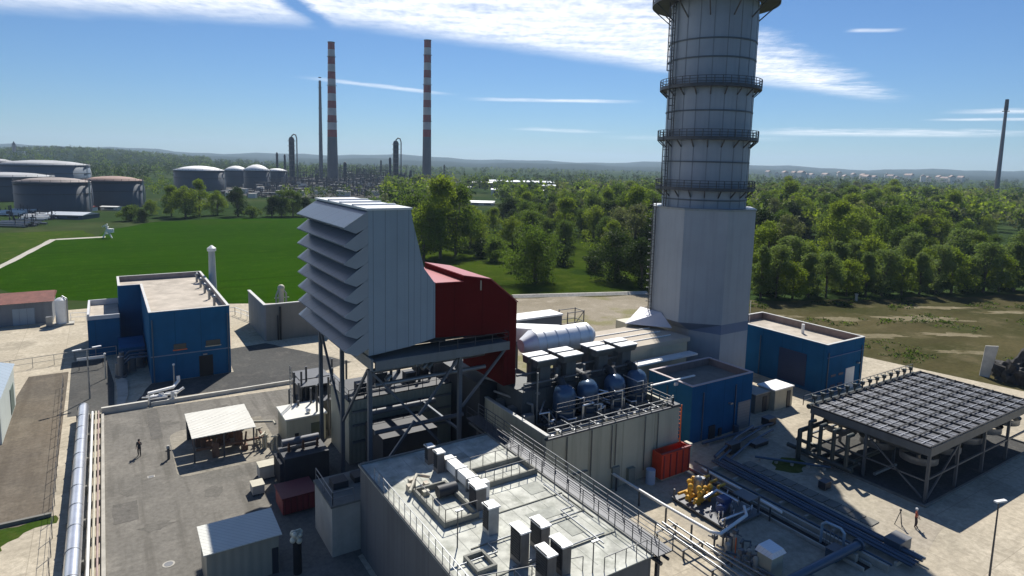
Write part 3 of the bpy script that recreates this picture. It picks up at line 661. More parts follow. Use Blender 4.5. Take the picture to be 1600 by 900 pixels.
# big white cylinder and ducts behind
t = thing('exhaust_silencer', 'large shiny aluminium-clad horizontal drum behind the white-topped hoods', 'silencer', (41, 54.2, 0))
mb = MB(); c0, c1 = Vector((36.6, 54.2, 11.0)), Vector((45.7, 54.2, 11.0))
mb.tube((37.6, 54.2, 11.0), (44.9, 54.2, 11.0), 1.42, n=28); mb.tube((36.2, 54.2, 10.9), (37.597, 54.2, 11.0), .7, 1.42, 28); mb.tube((44.903, 54.2, 11), (45.7, 54.2, 11), 1.42, .8, 28)
mb.build('drum', ALUSOFT, t)
mb = MB()
for x in (38.6, 40.1, 41.6, 43.1, 44.4): mb.tube((x, 54.2, 11), (x+.08, 54.2, 11), 1.46, n=28)
mb.build('band', ALU, t)
for x in (38.5, 43.8): MB().box(x, 53.3, 0, x+.5, 55.1, 9.9).build('saddle', DARKSTEEL, t)
t = thing('bypass_duct', 'bright white rectangular duct running from the red duct towards the aluminium drum', 'duct', (38, 58, 0))
mb = MB(); mb.prism([(33.0, 62.6), (33.0, 60.2), (39.6, 54.9), (42.4, 55.7)], 10.6, 12.1); mb.build('duct', WHITEP, t)
MB().box(36.6, 58.2, 0, 37.1, 58.8, 10.59).box(40.4, 55.7, 0, 40.8, 56.1, 10.59).build('leg', DARKSTEEL, t)
t = thing('cooling_unit', 'white-topped dark grey box unit behind the aluminium drum and the white duct', 'unit', (44.4, 63, 0))
MB().box(40.6, 61.9, 8.4, 47.4, 64.4, 11.3).build('casing', M('slate_sheet', (.10, .115, .135), .5, 0, .08, .4, streak=.2), t)
MB().box(40.5, 61.8, 11.303, 47.5, 64.5, 11.5).build('lid', WHITEP, t)
mb = MB()
for x in (40.9, 44, 47.1): mb.box(x-.12, 62, 0, x+.12, 62.3, 8.39); mb.box(x-.12, 64, 0, x+.12, 64.3, 8.39)
mb.build('leg', DARKSTEEL, t)
t = thing('scaffold_frame', 'thin open steel frame standing to the right of the white-topped box unit', 'frame', (49.5, 62.5, 0))
mb = MB()
for x in (48.2, 50.8):
    for y in (61.8, 63.6): mb.bar((x, y, 0), (x, y, 11.6), .1)
for z in (8.6, 10.2, 11.5): mb.bar((48.2, 61.8, z), (50.8, 61.8, z), .08); mb.bar((50.8, 61.8, z), (50.8, 63.6, z), .08); mb.bar((48.2, 63.6, z), (50.8, 63.6, z), .08)
mb.bar((48.2, 61.8, 8.6), (50.8, 61.8, 11.5), .07); mb.build('frame', DARKSTEEL, t)

# ------------------------------------------------------------------ main stack with octagonal base
SX, SY = 70.1, 60.35
st = thing('exhaust_stack', 'huge grey cylindrical exhaust stack with ring platforms rising from an octagonal base', 'chimney', (SX, SY, 0))
def octo(w, cx=SX, cy=SY):
    r = w/2/math.cos(math.pi/8)
    return [(cx+r*math.cos(math.pi/8+k*math.pi/4), cy+r*math.sin(math.pi/8+k*math.pi/4)) for k in range(8)]
OW = 13.2
o = octo(OW)
mb = MB()
low = [(max(x, SX-OW/2+2.1), y) for x, y in o]
mb.prism(low, 0, 8.2, low); mb.build('base', STACKM, st)
mb = MB()
n = 8
mb.prism(low, 8.203, 9.5, o); mb.build('skirt', M('stack_skirt', (.12, .17, .27), .5, 0, .07, .3), st)
MB().prism(o, 9.503, 24.4).build('octagon', STACKM, st)
MB().prism(octo(OW+.25), 24.403, 24.62).build('octagon_cap', GALV, st)
CR = 5.6
mb = MB(); mb.lathe((SX, SY, 0), [(CR, 24.62), (CR, 62)], 64); mb.ring((SX, SY, 0), CR-.3, CR, 61.9, 62.0, 64)
mb.build('shell', STACKCYL, st)
mb = MB()
for k in range(20):
    a_ = k*math.pi/10+.1; d = Vector((math.cos(a_), math.sin(a_), 0)); tt = Vector((-d.y, d.x, 0)); p = Vector((SX, SY, 0))+d*(CR-.02)
    mb.add([p-tt*.05+Vector((0, 0, 24.7)), p+tt*.05+Vector((0, 0, 24.7)), p+tt*.05+d*.05+Vector((0, 0, 24.7)), p-tt*.05+d*.05+Vector((0, 0, 24.7)),
            p-tt*.05+Vector((0, 0, 61)), p+tt*.05+Vector((0, 0, 61)), p+tt*.05+d*.05+Vector((0, 0, 61)), p-tt*.05+d*.05+Vector((0, 0, 61))], [(3,2,1,0),(4,5,6,7),(0,1,5,4),(1,2,6,5),(2,3,7,6),(3,0,4,7)])
mb.build('shell_seam', M('stack_seam', (.19, .215, .25), .6), st)
mb = MB()
for z in (30.6, 37.2, 43.9, 46.2, 25.6): mb.ring((SX, SY, 0), CR-.02, CR+.12, z, z+.18, 64)
mb.build('stiffener_ring', M('stack_ring', (.085, .105, .13), .5), st)
for z, w, zr in ((27.1, 1.0, 1.15), (33.7, 1.05, 1.15), (40.4, 1.05, 1.15), (51.5, 2.6, 1.3)):
    pf = MB().ring((SX, SY, 0), CR+.14, CR+w, z-.18, z, 64).build('platform', DARKSTEEL, st)
    mb = MB()
    for h in (.45, .8, zr): mb.ring((SX, SY, 0), CR+w-.09, CR+w-.02, z+h-.035, z+h+.035, 64)
    for k in range(40): a_ = k*math.pi/20; mb.bar((SX+(CR+w-.05)*math.cos(a_), SY+(CR+w-.05)*math.sin(a_), z), (SX+(CR+w-.05)*math.cos(a_), SY+(CR+w-.05)*math.sin(a_), z+zr), .07)
    mb.ring((SX, SY, 0), CR+w-.06, CR+w-.03, z, z+.25, 64)
    mb.build('guard_rail', DARKSTEEL, pf)
    mb = MB()
    for k in range(20 if w < 2 else 12):
        a_ = k*2*math.pi/(20 if w < 2 else 12)+.1; c, s = math.cos(a_), math.sin(a_)
        mb.bar((SX+(CR+.02)*c, SY+(CR+.02)*s, z-.2-w*.85), (SX+(CR+w-.1)*c, SY+(CR+w-.1)*s, z-.2), .13)
    EACH.add('bracket'); mb.build('bracket', DARKSTEEL, pf)
# caged ladder on the left side
mb = MB(); la = HEAD+math.pi/2+.28+math.pi*0; d = Vector((math.cos(la), math.sin(la), 0)); tt = Vector((-d.y, d.x, 0)); c = Vector((SX, SY, 0))
for z0, z1, off in ((24.6, 34.8, 0), (34.0, 41.5, .9), (40.4, 53, 0)):
    for s_ in (-.28, .28):
        p = c+d*(CR+.35)+tt*(s_+off); mb.bar(p+Vector((0, 0, z0)), p+Vector((0, 0, z1)), .09)
    for i in range(int((z1-z0)/.9)):
        z = z0+2.2+i*.9
        if z > z1: break
        q = [c+d*(CR+.35+x)+tt*(y+off)+Vector((0, 0, z)) for x, y in ((0, -.36), (.4, -.42), (.75, 0), (.4, .42), (0, .36))]
        for a_, b_ in zip(q[:-1], q[1:]): mb.bar(a_, b_, .06)
    for i in range(int((z1-z0)/.4)):
        p = c+d*(CR+.35)+Vector((0, 0, z0+i*.4)); mb.bar(p+tt*(off-.28), p+tt*(off+.28), .05)
    for x, y in ((.4, -.42), (.75, 0), (.4, .42)):
        p = c+d*(CR+.35+x)+tt*(y+off); mb.bar(p+Vector((0, 0, z0+2.2)), p+Vector((0, 0, z1)), .06)
mb.build('caged_ladder', DARKSTEEL, st)
mb = MB(); p = c+Vector((-OW/2-.25, 2.4, 0))
for s_ in (-.28, .28): mb.bar(p+Vector((0, s_, 9)), p+Vector((0, s_, 25.6)), .09)
for i in range(40): mb.bar(p+Vector((0, -.28, 9.2+i*.4)), p+Vector((0, .28, 9.2+i*.4)), .05)
for i in range(16):
    q = [p+Vector((-x, y, 10.5+i*.95)) for x, y in ((0, -.36), (.4, -.42), (.75, 0), (.4, .42), (0, .36))]
    for a_, b_ in zip(q[:-1], q[1:]): mb.bar(a_, b_, .06)
mb.build('caged_ladder', DARKSTEEL, st)
mb = MB()
for k in range(5): a_ = HEAD-math.pi/2+.2*k-.1; mb.bar((SX+(CR+.2)*math.cos(a_), SY+(CR+.2)*math.sin(a_), 24.7), (SX+(CR+.2)*math.cos(a_), SY+(CR+.2)*math.sin(a_), 50), .07)
mb.build('cable_run', DARKSTEEL, st)
t = thing('exhaust_duct', 'long low beige duct with a flat top leading to the stack', 'duct', (55, 60, 0))
MB().box(47.6, 56.0, 0, 63.6, 63.4, 7.4).build('duct', CREAM, t)
MB().box(47.5, 55.6, 7.403, 63.7, 63.5, 7.95).build('roof', M('rusty_edge_roof', (.44, .385, .31), .85, 0, .12, .35, streak=.1), t)
mb = MB()
for y in (57.4, 59.3, 61.3): mb.box(48, y, 7.953, 62, y+.12, 8.08)
mb.build('roof_rib', WHITEP, t)
mb = MB().box(47.8, 53.6, 6.2, 63.0, 55.0, 6.4); mb.build('side_ledge', WHITEP, t)
t = thing('duct_hood', 'sloping pale sheet hood at the left foot of the stack', 'hood', (62, 65, 0))
mb = MB(); mb.add([(59.6, 63.6, 8.4), (63.7, 58.8, 8.4), (63.7, 66, 8.4), (63.35, 60.6, 10.2), (63.35, 64.6, 10.2)], [(0, 2, 1), (0, 1, 3), (0, 3, 4), (0, 4, 2), (1, 2, 4, 3)])
mb.build('hood', M('pale_lilac_sheet', (.55, .55, .60), .5, .1, .06, .4), t)
MB().box(60, 63.6, 0, 63.6, 65.9, 8.39).build('casing', CREAM, t)

# ------------------------------------------------------------------ blue buildings
def blue_block(name, lab, x0, x1, y0, y1, h, roofmat, ph=.9, loc=None, parts=None):
    t = thing(name, lab, 'building', ((x0+x1)/2, (y0+y1)/2, 0)); w = .25
    MB().box(x0, y0, 0, x1, y1, h-ph).build('wall', BLUEW, t)
    MB().box(x0+w+.003, y0+w+.003, h-ph+.003, x1-w-.003, y1-w-.003, h-ph+.05).build('roof', roofmat, t)
    mb = MB(); z0, z1 = h-ph+.003, h
    mb.box(x0, y0, z0, x1, y0+.06, z1); mb.box(x0, y1-.06, z0, x1, y1, z1); mb.box(x0, y0+.063, z0, x0+.06, y1-.063, z1); mb.box(x1-.06, y0+.063, z0, x1, y1-.063, z1)
    mb.build('parapet', BLUEW, t)
    mb = MB()
    mb.box(x0+.063, y0+.063, z0, x1-.063, y0+w, z1-.02); mb.box(x0+.063, y1-w, z0, x1-.063, y1-.063, z1-.02)
    mb.box(x0+.063, y0+w+.003, z0, x0+w, y1-w-.003, z1-.02); mb.box(x1-w, y0+w+.003, z0, x1-.063, y1-w-.003, z1-.02)
    mb.build('parapet_lining', PARAPET, t)
    mb = MB(); e = .04
    mb.box(x0-e, y0-e, z1+.003, x1+e, y0+w+e, z1+.07); mb.box(x0-e, y1-w-e, z1+.003, x1+e, y1+e, z1+.07)
    mb.box(x0-e, y0+w+e+.003, z1+.003, x0+w+e, y1-w-e-.003, z1+.07); mb.box(x1-w-e, y0+w+e+.003, z1+.003, x1+e, y1-w-e-.003, z1+.07)
    mb.build('coping', COPING if roofmat is ROOFTAN else M('mauve_coping', (.45, .38, .38), .7, 0, .1, .8), t)
    return t
bs_ = blue_block('pump_house', 'low blue building with a grey roller door, directly in front of the stack', 52.4, 62.6, 45.0, 51.5, 6.5, CONCDARK, .85)
dr = MB().box(60.2, 44.93, .03, 62.35, 44.997, 3.3).build('roller_door', M('grey_door', (.2, .225, .25), .5, 0, .05, .5, seamz=.35, tone=.3), bs_)
mb = MB().box(55.4, 44.8, .02, 56.3, 44.997, 1.5).box(57, 44.85, .02, 57.5, 44.997, .9); mb.build('wall_cabinet', DARKBOX, bs_)
mb = MB().box(51.9, 47, 6.1, 52.38, 47.2, 6.4); mb.box(48.5, 47.2, 6.58, 55.3, 47.42, 6.7); mb.build('roof_beam', WHITEP, bs_)
br = blue_block('switchgear_building', 'blue flat-roofed building with a white door, standing alone to the right of the stack', 79.8, 88.8, 46.4, 63.0, 7.0, ROOFTAN, 1.05)
MB().box(84.6, 46.33, .03, 86.7, 46.397, 3.1).build('door', WHITEP, br)
mb = MB()
for x in (81.1, 82.9): mb.box(x, 46.34, .9, x+1.1, 46.397, 1.3); mb.box(x, 46.34, 2.4, x+1.1, 46.397, 2.7)
mb.box(79.73, 49.2, .5, 79.797, 53.4, 5.0); mb.build('vent_panel', M('dark_blue_panel', (.012, .035, .10), .5, 0, .1, .5, seamz=.3, tone=.4), br)
MB().box(79.9, 46.3, 5.2, 88.7, 46.397, 5.28).build('trim', M('mid_blue_trim', (.05, .14, .30), .5), br)
mb = MB(); mb.tube((84.6, 62.2, 6), (84.6, 62.2, 9.4), .04, n=6); mb.tube((86, 54.0, 6.01), (86, 54, 7.4), .22, n=8); mb.build('roof_mast', WHITEP, br)
t = thing('kiosk', 'small cream kiosk with a bright flat roof between the two blue buildings on the right', 'kiosk', (70, 47.5, 0))
MB().box(69.2, 46.4, .02, 72.8, 48.9, 2.6).build('wall', CREAM, t); MB().box(69.05, 46.3, 2.603, 72.95, 49.0, 2.75).build('roof', WHITEP, t)
MB().box(71.6, 46.32, .04, 72.3, 46.397, 2.2).build('door', DARKBOX, t)
t = thing('kiosk', 'small shaded beige kiosk close beside the roller door of the low blue building', 'kiosk', (67, 47.5, 0))
MB().box(66.2, 47.0, .02, 68.9, 49.4, 2.4).build('wall', CONCDARK, t); MB().box(66.1, 46.9, 2.403, 69.0, 49.5, 2.5).build('roof', CONC, t)
MB().box(67.6, 46.93, .04, 68.4, 46.997, 2.0).build('door', DARKBOX, t)

for root, pts, hh in ((bs_, ((54.2, 44.92), (59.6, 44.92), (52.32, 48.5)), 5.6), (br, ((80.2, 46.32), (88.2, 46.32), (79.72, 56.5), (79.72, 61.5)), 5.9)):
    for x, y in pts: MB().tube((x, y, .05), (x, y, hh), .07, n=8).build('downpipe', PIPEBLUE, root)
    x, y = pts[1]; MB().box(x-1.1, y-.28, 3.5, x-.7, y+.06, 3.66).build('wall_lamp', GALV, root)
bl = thing('workshop_building', 'dark blue building with a pale tan roof in front of the green field', 'building', (8, 105, 0))
h, ph, w = 9.5, .9, .25
foot = [(4.2, 93.5), (13.9, 93.5), (13.9, 124), (1.2, 124), (1.2, 115), (4.2, 115)]
MB().prism(foot, 0, h-ph).build('wall', BLUEW, bl)
inn = [(4.46, 93.76), (13.64, 93.76), (13.64, 123.74), (1.46, 123.74), (1.46, 115.26), (4.46, 115.26)]
MB().prism(inn, h-ph+.003, h-ph+.06).build('roof', ROOFTAN, bl)
def pring(ptsA, ptsB, z0, z1):
    n = len(ptsA); mb = MB()
    mb.add([(p[0], p[1], z0) for p in ptsA]+[(p[0], p[1], z1) for p in ptsA]+[(p[0], p[1], z1) for p in ptsB]+[(p[0], p[1], z0) for p in ptsB],
           [(i, (i+1) % n, n+(i+1) % n, n+i) for i in range(n)]+[(n+i, n+(i+1) % n, 2*n+(i+1) % n, 2*n+i) for i in range(n)]+[(2*n+i, 2*n+(i+1) % n, 3*n+(i+1) % n, 3*n+i) for i in range(n)]+[(3*n+i, 3*n+(i+1) % n, (i+1) % n, i) for i in range(n)])
    return mb
def grow(pts, d):      # grow the L-shaped footprint by d
    return [(4.2-d, 93.5-d), (13.9+d, 93.5-d), (13.9+d, 124+d), (1.2-d, 124+d), (1.2-d, 115-d), (4.2-d, 115-d)]
pring(foot, grow(foot, -.08), h-ph+.003, h).build('parapet', BLUEW, bl)
pring(grow(foot, -.083), grow(foot, -.25), h-ph+.003, h-.02).build('parapet_lining', M('grey_brown_lining', (.25, .22, .22), .85, 0, .15, .7, streak=.3), bl)
pring(grow(foot, .04), grow(foot, -.3), h+.003, h+.07).build('coping', COPING, bl)
mb = MB()
for y in (98, 103, 108, 113, 118): mb.tube((12.6, y, h-ph), (12.6, y, h+.5), .18, n=8); mb.ball((12.6, y, h+.5), .3, 8, 5)
mb.build('roof_vent', GALV, bl)
MB().box(9.9, 93.42, .03, 11.6, 93.497, 2.9).build('door', BLACK, bl)
w1 = MB().box(6.9, 93.4, 4.2, 8.4, 93.497, 4.95).build('window', GLASSY, bl); MB().box(6.8, 93.36, 4.08, 8.5, 93.497, 4.19).build('sill', ORANGE, w1)
w1 = MB().box(10.8, 93.4, 4.2, 12.6, 93.497, 4.95).build('window', GLASSY, bl); MB().box(10.7, 93.36, 4.08, 12.7, 93.497, 4.19).build('sill', CREAM, w1)
MB().box(4.2, 93.43, 3.5, 13.9, 93.497, 3.62).build('band', M('pale_blue_trim', (.16, .22, .30), .6), bl)
for x in (4.5, 13.6): MB().tube((x, 93.4, .05), (x, 93.4, 8.5), .07, n=8).build('downpipe', PIPEBLUE, bl)
MB().box(10.4, 93.2, 3.05, 10.9, 93.48, 3.2).build('wall_lamp', GALV, bl)
an = thing('workshop_annex', 'lower blue annex with a sunlit roof attached to the left of the dark blue building', 'building', (-.8, 115, 0))
MB().box(-2.9, 110, 0, 1.17, 121, 5.6).build('wall', BLUEW, an)
MB().box(-2.6, 110.3, 5.603, 1.1, 120.7, 5.66).build('roof', ROOFTAN, an)
mb = MB().box(-2.9, 110, 5.603, -2.62, 121, 6.5).box(-2.615, 120.72, 5.603, 1.17, 121, 6.5).box(-2.615, 110, 5.603, 1.17, 110.28, 6.2); mb.build('parapet', M('white_parapet', (.55, .56, .58), .8, 0, .1, .5), an)
mb = MB().box(.8, 103.2, 0, 4.0, 109.7, 2.6); mb.build('porch', BLUEW, an)
t = thing('vent_stack', 'tall pale vent pipe with a white cap rising behind the dark blue building', 'chimney', (15.3, 120, 0))
MB().tube((15.3, 120, 0), (15.3, 120, 13.6), .75, .52, 16).build('pipe', M('pale_green_grey', (.42, .46, .45), .6, 0, .1, .5, streak=.3), t)
MB().tube((15.3, 120, 13.603), (15.3, 120, 14.1), .72, .72, 16).tube((15.3, 120, 14.103), (15.3, 120, 14.6), .72, .1, 16).build('cap', WHITEP, t)
t = thing('concrete_compound', 'pale concrete walled compound with a dark vertical pipe on its wall by the louvred tower', 'wall', (25, 112, 0))
mb = MB().box(21.1, 107.0, 0, 21.4, 120.4, 6.0); mb.build('wall', M('pale_grey_wall', (.21, .23, .25), .8, 0, .1, .3, streak=.3), t)
mb = MB().box(21.403, 107.0, 0, 33, 107.3, 6.0); mb.build('wall', M('beige_grey_wall', (.20, .195, .175), .8, 0, .1, .3, streak=.3), t)
MB().box(21.0, 106.9, 6.003, 33.1, 107.4, 6.14).box(21.0, 107.403, 6.003, 21.5, 120.5, 6.14).build('coping', COPING, t)
MB().tube((23.6, 106.8, 0), (23.6, 106.8, 5.6), .16, n=8).tube((23.2, 106.8, 0), (23.2, 106.8, 4.2), .08, n=8).build('pipe', BLACK, t)
t = thing('valve_tower', 'small pale steel tower topped with pipework behind the concrete compound wall', 'tower', (24.4, 109.5, 0))
mb = MB(); mb.tube((24.4, 109.5, 0), (24.4, 109.5, 8.0), .45, n=10); mb.ball((24.4, 109.5, 8.2), .6, 10, 6); mb.build('column', CREAM, t)
mb = MB(); mb.path([(23.6, 109.5, 0), (23.6, 109.5, 7.0), (24.3, 109.5, 8.6), (25.2, 109.5, 7.2), (25.2, 109.5, 0)], .14, 6); mb.bar((23.2, 109.2, 6.6), (25.6, 109.2, 6.6), .12); mb.build('pipe', GALV, t)

# ------------------------------------------------------------------ air cooler on posts (right)
ac = thing('air_cooler', 'large raised air cooler with a dark gridded top standing on steel posts', 'cooler', (73, 31, 0))
CX0, CX1, CY0, CY1, ZT = 62.0, 85.0, 25.6, 37.2, 5.3
MB().box(CX0+.1, CY0+.1, 4.9, CX1-.1, CY1-.1, 5.2).build('fin_panel', FINS, ac)
mb = MB(); nx, ny = 11, 6
for i in range(nx+1): x = CX0+(CX1-CX0)*i/nx; mb.box(x-.09, CY0, 5.203, x+.09, CY1, 5.36)
for j in range(ny+1): y = CY0+(CY1-CY0)*j/ny; mb.box(CX0, y-.07, 5.363, CX1, y+.07, 5.43)
mb.build('grid_bar', BLACK, ac)
mb = MB()
for i in range(nx): x = CX0+(CX1-CX0)*(i+.5)/nx; mb.box(x-.05, CY0, 5.204, x+.05, CY1, 5.26)
for j in range(ny): y = CY0+(CY1-CY0)*(j+.5)/ny; mb.box(CX0, y-.04, 5.263, CX1, y+.04, 5.3)
mb.build('fin_rib', M('light_frame', (.30, .31, .33), .5, .3, .15, .8), ac)
mb = MB().box(CX0-.08, CY0-.08, 4.45, CX1+.08, CY0+.02, 5.28).box(CX0-.08, CY1-.02, 4.45, CX1+.08, CY1+.08, 5.28).box(CX0-.08, CY0+.023, 4.45, CX0+.02, CY1-.023, 5.28).box(CX1-.02, CY0+.023, 4.45, CX1+.08, CY1-.023, 5.28)
mb.build('fascia', M('cooler_fascia', (.12, .13, .135), .55, .2, .12, .5, seam=1.0, streak=.3, tone=.3), ac)
MB().prism([(CX0+1.4, CY0+1.6), (CX1-1.4, CY0+1.6), (CX1-1.4, CY1-1.2), (CX0+1.4, CY1-1.2)], 3.6, 4.449, [(CX0+.6, CY0+.6), (CX1-.6, CY0+.6), (CX1-.6, CY1-.6), (CX0+.6, CY1-.6)]).build('plenum', M('cooler_plenum', (.16, .17, .175), .5, .3, .15, .4, seam=3.86, streak=.4), ac)
for i in range(5):
    for j in range(3):
        x = CX0+(CX1-CX0)*(i+.5)/5; y = CY0+(CY1-CY0)*(j+.5)/3
        MB().lathe((x, y, 0), [(1.7, 3.597), (1.6, 3.4), (1.6, 2.9), (1.5, 2.9), (1.5, 3.4), (1.62, 3.597)], 20).tube((x, y, 2.95), (x, y, 3.59), .18, n=8).build('fan_ring', GALV, ac)
for i in range(5):
    for y in (CY0+.1, (CY0+CY1)/2, CY1-.1):
        x = CX0+.1+(CX1-CX0-.2)*i/4; MB().bar((x, y, 0), (x, y, 4.45), .24).build('post', FRAMEG, ac)
for y in (CY0+.1, CY1-.1):
    for i in range(4):
        a_ = CX0+.1+(CX1-CX0-.2)*i/4; b_ = CX0+.1+(CX1-CX0-.2)*(i+1)/4
        MB().bar((a_, y, 2.2), (b_, y, 2.2), .16).build('beam', FRAMEG, ac)
for p, q in (((62.1, 25.7, 2.0), (62.1, 31.4, 2.0)), ((62.1, 31.4, 2.0), (62.1, 37.1, 2.0)), ((62.1, 26, .3), (62.1, 31.2, 4.2)), ((62.4, 25.7, .3), (67.6, 25.7, 4.2)), ((68, 31.4, 2.2), (62.2, 31.4, 2.2))):
    MB().bar(p, q, .14).build('brace', FRAMEG, ac)
mb = MB()
for i in range(14): mb.path([(63+i*1.55, CY1+.35, 5.0), (63+i*1.55, CY1+.35, 5.9), (63.4+i*1.55, CY1+.9, 5.9)], .09, 6); mb.box(62.85+i*1.55, CY1+.2, 5.7, 63.2+i*1.55, CY1+.5, 6.1)
mb.tube((62.4, CY1+.6, 4.9), (84.6, CY1+.6, 4.9), .28, n=10); mb.build('header_pipe', PIPEGREEN, ac)
mb = MB(); rail(mb, [(62, CY1+1.0, 5.0), (85, CY1+1.0, 5.0)], 1.0, 1.6, .03); mb.build('railing', DARKSTEEL, ac)
mb = MB()
for y in (32.2, 33.6, 35.0, 36.2): mb.path([(61.2, y, 4.2), (60.3, y, 4.2), (60.3, y, .8), (62.8, y, .8)], .2, 8)
mb.path([(59.6, 36.8, .0), (59.6, 36.8, 3.2), (61.4, 36.8, 3.2), (66, 36.8, 3.2)], .24, 8); mb.path([(60.3, 38.5, .9), (60.3, 31.5, .9)], .24, 8); mb.path([(61.4, 38.2, 1.4), (61.4, 32, 1.4), (66, 32, 1.4)], .2, 8)
mb.build('feed_pipe', PIPEGREEN, ac)
mb = MB().box(61.6, 33.3, 4.0, 65.8, 33.5, 4.1); mb.path([(62.5, 30.5, .5), (66.5, 30.5, .5)], .16); mb.path([(62.5, 32, .9), (62.5, 34.8, .9), (65.5, 34.8, .9)], .14); mb.build('bypass_pipe', GALV, ac)
t = thing('cooler_basin', 'dark shallow concrete basin with a low kerb under the raised air cooler', 'basin', (73, 31, 0))
mb = MB(); x0, x1, y0, y1 = 61.0, 86, 25.1, 38.0
mb.box(x0, y0, .03, x1, y0+.2, .22); mb.box(x0, y1-.2, .03, x1, y1, .22); mb.box(x0, y0+.203, .03, x0+.2, y1-.203, .22); mb.box(x1-.2, y0+.203, .03, x1, y1-.203, .22); mb.build('kerb', CONCDARK, t)
MB().box(x0+.203, y0+.203, .024, x1-.203, y1-.203, .05).build('floor', ASPHD, t)
t = thing('floodlight_post', 'thin floodlight post near the bottom right corner with a bright bar-shaped lamp head', 'lamp post', (54.8, 17.8, 0))
MB().tube((54.8, 17.8, 0), (54.8, 17.8, 5.9), .08, .05, 8).build('post', DARKSTEEL, t)
mb = MB().bar((54.45, 17.9, 5.98), (55.4, 17.6, 5.98), .26, .12); mb.build('lamp_head', WHITEP, t)

# ------------------------------------------------------------------ gas skid and pipes (bottom right)
gs = thing('gas_skid', 'compact pipework skid with rusty yellow valves and grey tanks on a steel frame', 'pipe skid', (44, 35, 0))
mb = MB()
for x in (42.2, 46.6):
    for y in (32.0, 37.6): mb.bar((x, y, 0), (x, y, 1.1 if x < 45 else 1.9), .14)
mb.box(42.0, 31.8, .25, 46.8, 37.8, .4); mb.box(45.2, 32.0, 1.7, 46.5, 33.7, 1.8); mb.build('frame', REFGREY, gs)
mb = MB(); r2 = random.Random(4)
for i in range(9):
    x = 42.6+r2.random()*2.0; y = 35.2+r2.random()*2.6; mb.tube((x, y, .4), (x, y, 1.2+r2.random()*.9), .13, n=8); mb.ball((x, y, 1.3+r2.random()*.7), .26, 8, 5); mb.tube((x-.4, y, .9), (x+.4, y, .9), .2, n=8)
for y in (35.4, 36.3, 37.2): mb.path([(42.3, y, .8), (45.4, y, .8), (45.4, y, 1.5), (46.3, y, 1.5)], .13, 8)
mb.build('valve', YELLOW, gs)
mb = MB(); mb.tube((43.9, 36.4, .4), (43.9, 36.4, 2.1), .38, n=14); mb.ball((43.9, 36.4, 2.1), .38, 12, 6); mb.tube((45, 36.9, .4), (45, 36.9, 1.8), .28, n=12); mb.build('filter_vessel', GALV, gs)
mb = MB(); mb.tube((43.1, 33.2, 1.0), (45.2, 34.2, 1.0), .42, n=14); mb.box(43.5, 33.2, 1.3, 44.4, 34.0, 1.75); mb.build('motor', M('dark_blue_paint', (.02, .05, .16), .4, .1, .15, 1), gs)
mb = MB()
for i in range(12): x = 42.3+r2.random()*4; y = 31.9+r2.random()*3; mb.path([(x, y, .4), (x, y, .7+r2.random()*.5), (x+.6, y+.4, .7+r2.random()*.3)], .06, 6)
mb.path([(42.2, 32.4, .7), (46, 32.4, .7)], .12); mb.path([(43, 34.9, 1.3), (44.6, 34.9, 1.6), (44.6, 32.6, 1.6)], .13); mb.build('small_pipe', ALU, gs)
t = thing('gas_pipe', 'long white pipe loop running round the yellow valve skid at knee height', 'pipe', (39, 35, 0))
mb = MB(); mb.path([(38.7, 43.0, 1.5), (38.8, 36, 1.5), (39.1, 30.9, 1.5), (39.5, 30.3, 1.5), (43.6, 31.0, 1.5), (44.6, 32.0, 1.5)], .13, 10); mb.build('pipe', WHITEP, t)
mb = MB()
for y in (41.5, 38.5, 35.3, 32.5): mb.bar((38.75, y, 0), (38.75, y, 1.37), .12)
mb.bar((42, 30.75, 0), (42, 30.75, 1.37), .12); mb.build('support', DARKSTEEL, t)
t = thing('gas_pipe', 'short straight pale pipe along the far side of the yellow valve skid', 'pipe', (46.8, 34, 0))
MB().path([(46.9, 38.2, 1.5), (46.7, 31.0, 1.5), (46.6, 29.8, 1.5)], .12, 10).build('pipe', WHITEP, t)
mb = MB()
for y in (37.4, 34, 31): mb.bar((46.8, y, 0), (46.8, y, 1.38), .1)
mb.build('support', DARKSTEEL, t)
t = thing('pipe_rack', 'low pipe rack of parallel bare pipes crossing the sunlit ground below the yellow valve skid', 'pipe rack', (38, 29, 0))
mb = MB()
for i, x in enumerate((36.6, 37.2, 37.9)): mb.path([(x+.3, 34.5, .9), (x, 20, .9)], .07+.03*(i % 2), 8)
mb.path([(38.8, 31, .55), (39.6, 22, .55)], .09); mb.path([(39.4, 30.5, .5), (40.4, 21.5, .5)], .09)
mb.build('pipe', GALV, t)
mb = MB()
for y in (33.8, 31, 28.2, 25.4, 22.6): mb.box(36.1, y, .72, 38.6, y+.14, .79); mb.bar((36.3, y+.07, 0), (36.3, y+.07, .72), .12); mb.bar((38.4, y+.07, 0), (38.4, y+.07, .72), .12)
mb.build('support', DARKSTEEL, t)
t = thing('valve_group', 'tangle of grey valves and small pipes between the yellow skid and white cabinet', 'pipes', (40, 28.4, 0))
mb = MB(); r2 = random.Random(9)
for i in range(26):
    x = 38.9+r2.random()*2.9; y = 26.6+r2.random()*4.4; h = .5+r2.random()*.9; mb.path([(x, y, 0), (x, y, h), (x+r2.uniform(-.7, .7), y+r2.uniform(-.7, .7), h)], .05+r2.random()*.05, 6)
    if i % 3 == 0: mb.box(x-.15, y-.15, h-.1, x+.2, y+.2, h+.25)
mb.build('small_pipe', REFGREY, t)
mb = MB()
for x, y in ((39.4, 29.5), (40.2, 28.1), (40.9, 29.9), (39.8, 27.2)): mb.tube((x, y, 0), (x, y, 1.0), .2, n=10); mb.ball((x, y, 1.05), .22, 8, 5)
mb.build('valve', CONC, t)
